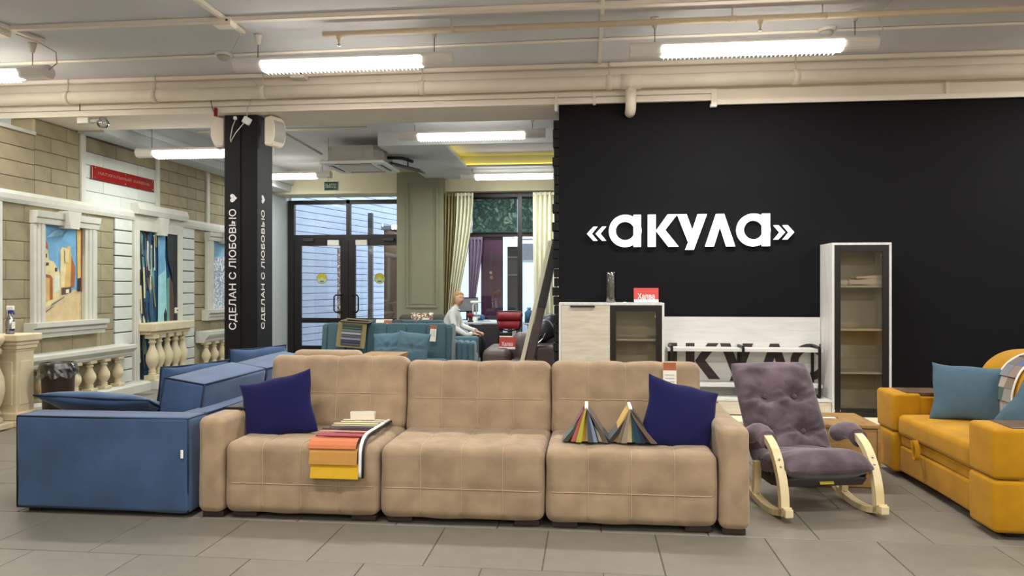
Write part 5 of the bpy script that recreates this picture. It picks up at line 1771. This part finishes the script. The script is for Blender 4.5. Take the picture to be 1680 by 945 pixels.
# second teal sofa, its tag, and the grey sofa behind it
Y2 = 11.2
t2 = thing('teal_sofa', 'second teal sofa standing behind the first', 'sofa', (px(668, 528, Y=Y2).x, Y2, 0))
x0, x1 = px(598, 528, Y=Y2).x - t2.location.x, px(728, 528, Y=Y2).x - t2.location.x
z2 = px(668, 525, Y=Y2).z
for k in range(3):
    w = (x1 - x0) / 3
    rbox('back_cushion', (x0 + w * (k + .5), 0, z2 - .15), (w - .01, .22, .30), .05, 'tealdark', t2, .1, softw)
rbox('seat_base', (0, -.35, .24), (x1 - x0, .8, .36), .05, 'velvetteal', t2, .15)
rbox('back_frame', (0, .1, .35), (x1 - x0, .2, .58), .05, 'velvetteal', t2, .15)
for x in (x0 + .1, x1 - .1):
    for y in (-.65, .1): box('foot', (x, y, .03), (.06, .06, .06), 'black', t2, .004)
pt_ = px(628, 527, Y=11.0)
t = thing('price_tag', 'white and brown price card on the second teal sofa', 'price tag', (pt_.x, Y2 - .12, pt_.z - .01))
box('card', (0, 0, 0), (.26, .02, .07), 'paper', t, .002, (R(-30), 0, 0)); box('card_print', (.06, -.012, 0), (.12, .004, .05), 'p_rust', t, 0, (R(-30), 0, 0)); box('card_holder', (.2, 0, -.005), (.16, .03, .06), 'darkgrey', t, .004, (R(-30), 0, 0))
Y3 = 12.4
gs = thing('grey_sofa', 'dark grey sofa by the olive pilaster', 'sofa', (px(692, 520, Y=Y3).x, Y3, 0))
x0, x1 = px(648, 520, Y=Y3).x - gs.location.x, px(727, 520, Y=Y3).x - gs.location.x
z3 = px(692, 516, Y=Y3).z
rbox('backrest', (0, .1, z3 - .3), (x1 - x0, .25, .6), .1, 'greyfabric', gs, .1, softw)
rbox('seat_base', (0, -.3, .22), (x1 - x0, .8, .36), .06, 'greyfabric', gs, .15)
for x in (x0 + .1, x1 - .1):
    for y in (-.6, .1): box('foot', (x, y, .02), (.06, .06, .04), 'black', gs, .004)
fp = px(692, 521, Y=12.15)
cushion('floral printed pillow on the dark grey sofa', (fp.x, 12.15, fp.z - .08), .40, .34, .14, (R(-10), 0, 0), 'floral', 'floral_pillow', 9)
ot = px(717, 523, Y=12.0)
t = rbox('folded_cloth', (ot.x, 12.1, z3 - .13), (.16, .1, .10), .03, 'white', None, .04, rum); tag(t, 'white folded cloth beside the floral pillow', 'cloth')
# oak coffee table between beige and teal sofas
ct = px(632, 578, Y=6.9)
Yc = 7.1
c0, c1 = px(588, 583, Y=Yc - .2).x, px(652, 583, Y=Yc - .2).x
zc_ = px(620, 583, Y=Yc - .2).z
cf = thing('coffee_table', 'oak coffee table top showing over the beige sofa back', 'table', ((c0 + c1) / 2, Yc, 0))
box('table_top', (0, 0, zc_ - .02), (c1 - c0, .45, .04), 'oaktop', cf, .003)
box('side_panel', (-(c1 - c0) / 2 + .02, 0, (zc_ - .04) / 2), (.03, .42, zc_ - .04), 'oak', cf, .002)
box('side_panel', ((c1 - c0) / 2 - .02, 0, (zc_ - .04) / 2), (.03, .42, zc_ - .04), 'oak', cf, .002)
box('shelf', (0, 0, zc_ * .4), (c1 - c0 - .06, .40, .03), 'oak', cf, .002)

# ---- brown leather group at the end of the dark wall
br_ = thing('leather_recliner', 'brown leather recliner with a rounded backrest', 'armchair', (px(830, 580, Y=9.8).x, 9.9, 0))
bo = Vector(br_.location)
def lbx(n_, u0, u1, v0, Yc_, dep, zlow, r, m, rot=(0, 0, 0)):
    a, b = px(u0, v0, Y=Yc_), px(u1, v0, Y=Yc_)
    return rbox(n_, Vector(((a.x + b.x) / 2, Yc_ + dep / 2, (a.z + zlow) / 2)) - bo, (b.x - a.x, dep, a.z - zlow), r, m, br_, .08, softw, rot)
lbx('armrest', 790, 838, 571, 9.5, .8, .08, .10, 'leather')
lbx('seat', 812, 862, 590, 9.52, .7, .08, .08, 'leather')
lbx('backrest', 836, 874, 546, 9.75, .3, .3, .12, 'leather', (R(-6), R(12), 0))
for x in (-.2, .25):
    for y in (-.3, .35): box('foot', (x, y, .04), (.05, .05, .08), 'black', br_, .004)
promo('red promotional card standing on the leather recliner', (px(830, 570, Y=9.45).x, 9.62, px(830, 573, Y=9.62).z), R(-5), .22, .16)
ls = thing('leather_sofa', 'dark brown leather sofa with rolled cushions by the black wall', 'sofa', (px(898, 580, Y=10.3).x, 10.5, 0))
bo = Vector(ls.location)
def lb3(n_, u0, u1, v0, v1, Yc_, dep, r, m, rot=(0, 0, 0)):
    a, b, c = px(u0, v0, Y=Yc_), px(u1, v0, Y=Yc_), px(u1, v1, Y=Yc_)
    return rbox(n_, Vector(((a.x + b.x) / 2, Yc_ + dep / 2, (a.z + c.z) / 2)) - bo, (b.x - a.x, dep, a.z - c.z), r, m, ls, .06, softw, rot)
lb3('armrest', 877, 926, 566, 640, 9.9, .6, .06, 'leather')
lb3('back_roll', 868, 908, 528, 562, 10.2, .35, .11, 'leatherdark', (0, R(-30), 0))
lb3('back_roll', 880, 916, 518, 548, 10.6, .3, .10, 'leatherdark', (0, R(-30), 0))
lb3('seat_cushion', 890, 935, 548, 600, 10.3, .7, .08, 'leatherdark')
lb3('sofa_base', 880, 935, 590, 655, 10.0, 1.0, .05, 'leather')
for y in (-.4, .4): box('foot', (.05, y, .03), (.3, .06, .06), 'black', ls, .004)
lpz = px(884, 560, Y=9.95)
t = thing('paper_sheet', 'curled white paper tag on the dark leather sofa', 'paper', (lpz.x, 9.88, lpz.z))
bm = bmesh.new()
pts = bez([(-.09, -.06), (-.02, -.03), (.05, .03), (.08, .09)], 10)
ra = [bm.verts.new((a, -.05, b)) for a, b in pts]; rb2 = [bm.verts.new((a + .01, .07, b + .02)) for a, b in pts]
for i in range(len(pts) - 1): bm.faces.new((ra[i], ra[i + 1], rb2[i + 1], rb2[i]))
o = ob('sheet', bm, 'whitebright', t); o.modifiers.new('t', 'SOLIDIFY').thickness = .003
box('tag_clip', (-.1, 0, -.05), (.03, .03, .02), 'p_rust', t, .003)
# leaning boards
Yl = 8.45
def lean(label, u_top, v_top, u_bot, Yc_, w, th, mat, mat2, yoff=0):
    a = px(u_top, v_top, Y=Yc_)
    b = px(u_bot, 600, Y=Yc_); b0 = px(u_bot, 600, Y=Yc_)
    # foot of the board on the floor along the same slope
    f = (a.z) / (a.z - b.z)
    foot = a + (b - a) * f
    t = thing('leaning_board', label, 'board', (foot.x, Yc_ + yoff, 0))
    d = a - foot
    ang = math.atan2(d.x, d.z)
    Ln = d.length
    up = Vector((math.sin(ang), 0, math.cos(ang)))
    box('board', up * (Ln / 2) + Vector((math.cos(ang) * th / 2, 0, 0)), (th, w, Ln), mat, t, .004, (0, ang, 0))
    box('end_sleeve', up * (Ln * .80) + Vector((math.cos(ang) * th * .55, -w * .02, 0)), (th * 1.04, w * 1.03, Ln * .4), mat2, t, .004, (0, ang, 0))
    return t
lean('grey and brown long board leaning at the end of the black wall', 906, 394, 862, Yl - .10, .16, .085, 'leather', 'darkgrey')
lean('pale long board leaning against the darker one', 900, 395, 852, Yl - .33, .06, .045, 'curtaincream', 'curtaincream')

# ================================================================== DESK AND WOMAN
DY = 12.45
dk = thing('desk', 'white desk by the window with a dark side panel', 'desk', (px(800, 520, Y=DY).x, DY, 0))
dz = .78
box('desk_top', (.05, .25, dz), (.95, 1.0, .03), 'deskgrey', dk, .004)
box('side_panel', (-.25, -.2, dz / 2), (.03, .1, dz - .03), 'darkgrey', dk, .002)
box('front_panel', (-.02, -.22, .48), (.5, .02, .55), 'leatherdark', dk, .002)
box('leg', (.48, -.2, dz / 2 - .01), (.06, .06, dz - .03), 'deskgrey', dk, .002)
box('leg', (.48, .7, dz / 2 - .01), (.06, .06, dz - .03), 'deskgrey', dk, .002)
box('side_panel', (-.38, .7, dz / 2 - .01), (.03, .1, dz - .03), 'darkgrey', dk, .002)
D0 = Vector(dk.location)
def on_desk(name, label, cat, u, yo): return thing(name, label, cat, (px(u, 520, Y=DY + yo).x, DY + yo, dz + .015))
t = on_desk('monitor', 'small dark monitor on the desk behind the woman', 'monitor', 767, .55)
box('screen_case', (0, 0, .28), (.06, .40, .26), 'black', t, .006, (0, 0, R(-55))); box('screen_glass', (.02, -.022, .28), (.02, .36, .22), 'p_grey', t, .001, (0, 0, R(-55))); box('stand', (0, 0, .08), (.04, .05, .16), 'black', t, .004); box('stand_base', (0, 0, .006), (.2, .16, .012), 'black', t, .004)
t = on_desk('desk_lamp', 'white device with thin tubes on the desk', 'device', 776, .35)
box('device_base', (0, 0, .03), (.16, .14, .06), 'white', t, .01); ob('tube_arm', tube_bm([(0, 0, .06), (.0, 0, .28), (.06, 0, .33)], .012, 8), 'white', t); box('device_head', (.05, 0, .33), (.18, .10, .04), 'white', t, .01); ob('tube_arm', tube_bm([(.06, 0, .06), (.06, 0, .3)], .012, 8), 'plasticgrey', t)
t = on_desk('red_bowl', 'small red bowl on a black stand on the desk', 'bowl', 772, -.12)
ob('stand', lathe_bm([(.05, 0), (.05, .02), (.03, .03), (.04, .08)], 16), 'black', t); ob('bowl', lathe_bm([(.03, .08), (.055, .10), (.06, .14), (.05, .14), (.03, .1)], 16), 'redchair', t)
t = on_desk('paper_stack', 'white and blue papers spread on the desk', 'papers', 795, -.05)
box('sheet', (0, 0, .004), (.34, .24, .008), 'whitebright', t, .001, (0, 0, R(12))); box('sheet', (.06, .05, .011), (.24, .2, .006), 'p_cyan', t, .001, (0, 0, R(-8))); box('folder', (-.02, -.03, .017), (.22, .16, .006), 'p_sky', t, .001, (0, 0, R(20)))
t = on_desk('headset_box', 'dark rounded gadget on the far side of the desk', 'gadget', 783, .5)
rbox('gadget_body', (0, 0, .05), (.26, .16, .10), .04, 'p_deep', t, .05); box('gadget_screen', (0, -.082, .06), (.12, .004, .04), 'plasticgrey', t, .001)
# water dispenser bottle and table behind red chair
t = thing('blue_canister', 'blue canister on a grey stand by the window post', 'canister', (px(868, 510, Y=13.2).x, 13.2, 0))
ob('canister_body', lathe_bm([(.08, .74), (.08, .93), (.05, .96), (.03, .98), (.002, .985)], 18), 'p_deep', t); ob('canister_stand', lathe_bm([(.12, 0), (.12, .03), (.03, .05), (.03, .70), (.10, .72), (.10, .74)], 18), 'deskgrey', t); ob('canister_cap', lathe_bm([(.035, .985), (.035, 1.02), (.002, 1.022)], 18), 'p_teal', t)

# red visitor chair
vc_ = px(831, 530, Y=11.2)
ch = thing('visitor_chair', 'red visitor chair with black frame at the desk', 'chair', (vc_.x, 11.35, 0), R(180))
zt_c, zb_c = px(831, 515, Y=11.1).z, px(831, 543, Y=11.1).z
wch = 42 / 1200 * 11.2
bm = bmesh.new()
n = 10
prof = []
for k in range(n + 1):
    a = -1 + 2 * k / n
    prof.append((a * wch / 2, .05 * a * a))
for z0, z1, sc0, sc1, nm, mt in ((zb_c, zb_c + (zt_c - zb_c) * .55, .86, .98, 'back_pad', 'redchair'), (zb_c + (zt_c - zb_c) * .55, zt_c, .98, 1.0, 'back_pad', 'redchair')):
    bm = bmesh.new()
    lo = [bm.verts.new((x * sc0, -.22 - y * -1 - .05, z0)) for x, y in prof]
    hi = [bm.verts.new((x * sc1, -.25 - y * -1 - .05, z1)) for x, y in prof]
    for k in range(n): bm.faces.new((lo[k], lo[k + 1], hi[k + 1], hi[k])).smooth = True
    o = ob(nm, bm, mt, ch); o.modifiers.new('t', 'SOLIDIFY').thickness = .03
ob('back_frame', tube_bm([(-wch / 2 * .8, -.1, .46), (-wch / 2 * .86, -.24, zb_c), (-wch / 2 * 1.04, -.26, zt_c - .03), (-wch / 2 * .95, -.28, zt_c + .015), (0, -.33, zt_c + .02), (wch / 2 * .95, -.28, zt_c + .015), (wch / 2 * 1.04, -.26, zt_c - .03), (wch / 2 * .86, -.24, zb_c), (wch / 2 * .8, -.1, .46)], .014, 8), 'black', ch)
ob('back_frame', tube_bm([(-wch / 2 * .88, -.22, zb_c), (0, -.28, zb_c - .03), (wch / 2 * .88, -.22, zb_c)], .012, 8), 'black', ch)
rbox('seat', (0, .05, .46), (.46, .46, .07), .03, 'redchair', ch, .08)
for sx in (-1, 1):
    ob('leg', tube_bm([(sx * .21, .24, .44), (sx * .23, .27, .0)], .014, 8), 'black', ch)
    ob('leg', tube_bm([(sx * .21, -.14, .44), (sx * .23, -.26, .0)], .014, 8), 'black', ch)

# office stool of the woman
wx, wy = px(749, 560, Y=11.55).x, 11.55
oc = thing('office_chair', 'red edged office chair under the seated woman', 'chair', (wx, wy, 0))
rbox('seat', (0, 0, .42), (.46, .46, .06), .028, 'redchair', oc, .08)
rbox('backrest', (-.25, .06, .70), (.05, .36, .36), .022, 'black', oc, .08, None, (0, R(-8), R(-12)))
ob('back_stem', tube_bm([(-.18, 0, .40), (-.26, .02, .42), (-.27, .04, .6)], .016, 8), 'black', oc)
ob('gas_column', lathe_bm([(.03, .08), (.03, .40)], 12), 'chrome', oc)
for k in range(5):
    a = k * 2 * math.pi / 5
    ob('base_spoke', tube_bm([(0, 0, .09), (.26 * math.cos(a), .26 * math.sin(a), .06)], .02, 8), 'black', oc)
    ob('caster', lathe_bm([(.002, -.025), (.025, -.02), (.025, .02), (.002, .025)], 10), 'black', oc, (.26 * math.cos(a), .26 * math.sin(a), .026), (R(90), 0, a))

# ---- the woman: one skinned body
def skin(verts, edges, radii, root=0, sub=2):
    me = bpy.data.meshes.new('tmp')
    me.from_pydata(verts, edges, [])
    o = bpy.data.objects.new('tmp', me); COL.objects.link(o)
    m = o.modifiers.new('s', 'SKIN'); m.use_smooth_shade = True
    s = o.modifiers.new('d', 'SUBSURF'); s.levels = sub; s.render_levels = sub
    for i, sv in enumerate(me.skin_vertices[0].data):
        r = radii[i]
        sv.radius = r if isinstance(r, tuple) else (r, r)
        sv.use_root = (i == root)
    bpy.context.view_layer.update()
    r = bpy.data.meshes.new_from_object(o.evaluated_get(bpy.context.evaluated_depsgraph_get()))
    bpy.data.objects.remove(o, do_unlink=True)
    return r
# local frame: she faces local +x (towards the desk), +y away from the camera, origin on the floor under the hips
wm = thing('person', 'seated person in white blouse and black trousers, hair tied back', 'person', (wx - .05, wy, 0), 0)
hz = .57
V_ = [(0, 0, hz), (-.03, 0, hz + .14), (-.045, 0, hz + .29), (.0, 0, hz + .42), (.04, 0, hz + .485), (.06, -.005, hz + .52), (.075, -.008, hz + .56),
      (.0, -.145, hz + .405), (.05, -.20, hz + .17), (.25, -.17, hz + .06), (.33, -.12, hz + .085),
      (.02, .145, hz + .405), (.10, .19, hz + .19), (.29, .12, hz + .13), (.36, .05, hz + .115),
      (.06, -.09, hz - .01), (.42, -.12, hz + .00), (.36, -.12, .10), (.46, -.12, .05),
      (.06, .09, hz - .01), (.45, .09, hz + .00), (.48, .10, .10), (.58, .10, .05)]
E_ = [(0, 1), (1, 2), (2, 3), (3, 4), (4, 5), (5, 6), (3, 7), (7, 8), (8, 9), (9, 10), (3, 11), (11, 12), (12, 13), (13, 14), (0, 15), (15, 16), (16, 17), (17, 18), (0, 19), (19, 20), (20, 21), (21, 22)]
Rr = [(.13, .15), (.115, .14), (.115, .155), (.10, .14), (.055, .055), (.048, .048), (.05, .05), .062, .05, .038, .03, .062, .05, .038, .03, .10, .075, .05, .035, .10, .075, .05, .035]
bmw = bmesh.new()
def addmesh(me, mi, mtx=None, mfun=None):
    n0 = len(bmw.faces)
    bmw.from_mesh(me)
    bmw.faces.ensure_lookup_table()
    vs = {v for f in bmw.faces[n0:] for v in f.verts}
    if mtx is not None: bmesh.ops.transform(bmw, matrix=mtx, verts=list(vs))
    for f in bmw.faces[n0:]:
        f.smooth = True
        f.material_index = mfun(f.calc_center_median()) if mfun else mi
    bpy.data.meshes.remove(me)
def bodymat(c):
    """cloth or skin by the nearest limb of the skeleton"""
    best = None
    for (a, b) in E_:
        A, B = Vector(V_[a]), Vector(V_[b])
        f = max(0, min(1, (c - A).dot(B - A) / (B - A).length_squared))
        ra, rb = [r if not isinstance(r, tuple) else max(r) for r in (Rr[a], Rr[b])]
        d = (c - A - (B - A) * f).length / (ra + (rb - ra) * f)
        if best is None or d < best[0]: best = (d, a, b, f)
    d, a, b, f = best
    if a >= 15 or (a == 0 and b in (15, 19)): return 2
    if a == 0: return 2 if c.z < hz + .07 else 1
    if b in (5, 6) or (b == 4 and f > .75): return 0
    if b in (10, 14) and f > .25: return 0
    return 1
addmesh(skin(V_, E_, Rr), 0, None, bodymat)
# head: shaped ellipsoid with brow, nose, chin; faces the camera side (turned to -y, slightly +x)
hc = Vector((.092, -.022, hz + .638))
hb = bmesh.new()
bmesh.ops.create_uvsphere(hb, u_segments=28, v_segments=20, radius=1)
for v in hb.verts:
    x, y, z = v.co
    fx = max(0, -y)                       # front is -y before turning
    sx, sy, sz = .079, .093, .112
    if z < 0: sx *= 1 - .26 * z * z * 1.1; sy *= 1 - .18 * z * z
    v.co = Vector((x * sx, y * sy, z * sz))
    if fx > .7:
        v.co.y -= .024 * math.exp(-(x / .15) ** 2) * math.exp(-((z + .12) / .16) ** 2)   # nose
        v.co.y += .008 * (math.exp(-((x - .38) / .18) ** 2) + math.exp(-((x + .38) / .18) ** 2)) * math.exp(-((z - .08) / .10) ** 2)  # sockets
        v.co.y -= .004 * math.exp(-(x / .3) ** 2) * math.exp(-((z + .48) / .08) ** 2)     # lips
        v.co.y -= .006 * math.exp(-(x / .3) ** 2) * math.exp(-((z + .82) / .12) ** 2)     # chin
hm = bpy.data.meshes.new('h'); hb.to_mesh(hm); hb.free()
turn = Matrix.Translation(hc) @ Matrix.Rotation(R(42), 4, 'Z') @ Matrix.Rotation(R(4), 4, 'X')
addmesh(hm, 0, turn)
for sx in (-1, 1):
    eb = bmesh.new(); bmesh.ops.create_uvsphere(eb, u_segments=10, v_segments=8, radius=.013)
    for v in eb.verts: v.co.x *= .5; v.co.z *= 1.8
    e_ = bpy.data.meshes.new('e'); eb.to_mesh(e_); eb.free(); addmesh(e_, 0, turn @ Matrix.Translation((sx * .073, .008, -.005)))
# hands: palm and five curled fingers each
def hand(origin, mtx):
    V2 = [(0, 0, 0), (.045, 0, -.004), (.085, 0, -.006)]
    E2 = [(0, 1), (1, 2)]; R2 = [(.022, .022), (.03, .02), (.03, .016)]
    addmesh(skin(V2, E2, R2, 0, 1), 0, mtx)
    for k, (y, l) in enumerate(((-.03, .9), (-.010, 1.0), (.010, .95), (.028, .75))):
        Vf = [(.08, y, -.004), (.08 + .035 * l, y, -.006), (.08 + .055 * l, y, -.024 * l), (.08 + .058 * l, y, -.045 * l)]
        addmesh(skin(Vf, [(0, 1), (1, 2), (2, 3)], [.009, .0085, .008, .007], 0, 1), 0, mtx)
    Vf = [(.03, -.028, -.004), (.055, -.05, -.012), (.08, -.052, -.02)]
    addmesh(skin(Vf, [(0, 1), (1, 2)], [.011, .0095, .008], 0, 1), 0, mtx)
hand(None, Matrix.Translation((.325, -.122, hz + .085)) @ Matrix.Rotation(R(35), 4, 'Z') @ Matrix.Rotation(R(5), 4, 'Y'))
hand(None, Matrix.Translation((.355, .052, hz + .115)) @ Matrix.Rotation(R(-20), 4, 'Z') @ Matrix.Rotation(R(10), 4, 'Y') @ Matrix.Scale(-1, 4, (0, 1, 0)))
body = ob('body', bmw, ['skin', 'shirt', 'trousers'], wm)
for p in body.data.polygons: p.use_smooth = True
# face details
def face_bit(name, pos, size, mat, rot=(0, 0, 0)):
    b_ = bmesh.new(); bmesh.ops.create_uvsphere(b_, u_segments=12, v_segments=8, radius=1)
    bmesh.ops.scale(b_, vec=size, verts=b_.verts[:])
    b_.transform(turn @ Matrix.Translation(pos))
    return ob(name, b_, mat, wm, smooth=True)
for sx in (-1, 1):
    face_bit('eye', (sx * .028, -.078, .008), (.011, .006, .006), 'whitebright')
    face_bit('iris', (sx * .028, -.083, .008), (.005, .003, .005), 'black')
    face_bit('eyebrow', (sx * .03, -.081, .028), (.018, .005, .004), 'curtainbrown')
face_bit('mouth', (0, -.089, -.052), (.019, .006, .006), 'lip')
# hair: cap with hairline plus low ponytail
hbm = bmesh.new()
bmesh.ops.create_uvsphere(hbm, u_segments=28, v_segments=20, radius=1)
dl = []
for v in hbm.verts:
    x, y, z = v.co
    if (y < -.25 and z < .62 - .25 * abs(x)) or z < -.55 or (y < .1 and z < .0): dl.append(v)
    v.co = Vector((x * .087, y * .103 + .004, z * .118 + .004))
bmesh.ops.delete(hbm, geom=dl, context='VERTS')
hbm.transform(turn)
o = ob('hair', hbm, 'hair', wm, smooth=True); o.modifiers.new('t', 'SOLIDIFY').thickness = .01
tail = [turn @ Vector(p) for p in ((0, .085, .02), (0, .125, -.01), (.0, .14, -.07), (-.0, .135, -.15), (0, .12, -.23), (0, .11, -.30))]
ob('ponytail', tube_bm(tail, [.03, .034, .036, .034, .028, .012], 12), 'hair', wm)
ob('collar', tube_bm([(.038 + .058 * math.cos(a), .06 * math.sin(a), hz + .475 + .022 * -math.cos(a)) for a in [2 * math.pi * k / 18 for k in range(18)]], .014, 8, None, True), 'shirt', wm)
for p, q in (((.27, -.158, hz + .065), (.325, -.125, hz + .083)), ((.30, .11, hz + .127), (.355, .055, hz + .116))):
    ob('cuff', tube_bm([p, q], [.043, .04], 12), 'shirt', wm)
for sx, yy, xx in ((-1, -.12, .36), (1, .10, .48)):
    rbox('shoe', (xx + .08, yy, .035), (.25, .085, .07), .03, 'black', wm, .05)

# ---- waste bin with plastic bag
bn_ = thing('waste_bin', 'dark brown waste bin lined with a clear plastic bag', 'waste bin', (-5.45, 7.02, 0))
bm = bmesh.new()
lathe_bm([(.13, 0), (.135, .005), (.155, .58), (.16, .60), (.145, .60), (.135, .1), (.002, .08)], 28, bm)
ob('bin_body', bm, 'binbrown', bn_)
bm = bmesh.new()
rings = []
n = 40
rnd = random.Random(4)
for j, (r, z) in enumerate(((.12, .40), (.142, .56), (.15, .615), (.165, .612), (.172, .56), (.176, .52), (.182, .47))):
    rings.append([bm.verts.new(((r + (.012 * rnd.random() if j > 3 else 0)) * math.cos(2 * math.pi * k / n), (r + (.012 * rnd.random() if j > 3 else 0)) * math.sin(2 * math.pi * k / n), z + (.02 * math.sin(k * 1.3) + .012 * rnd.random() if j > 5 else .004 * rnd.random()))) for k in range(n)])
for A, B in zip(rings, rings[1:]):
    for k in range(n): bm.faces.new((A[k], A[(k + 1) % n], B[(k + 1) % n], B[k]))
ob('plastic_bag', bm, 'bagplastic', bn_)
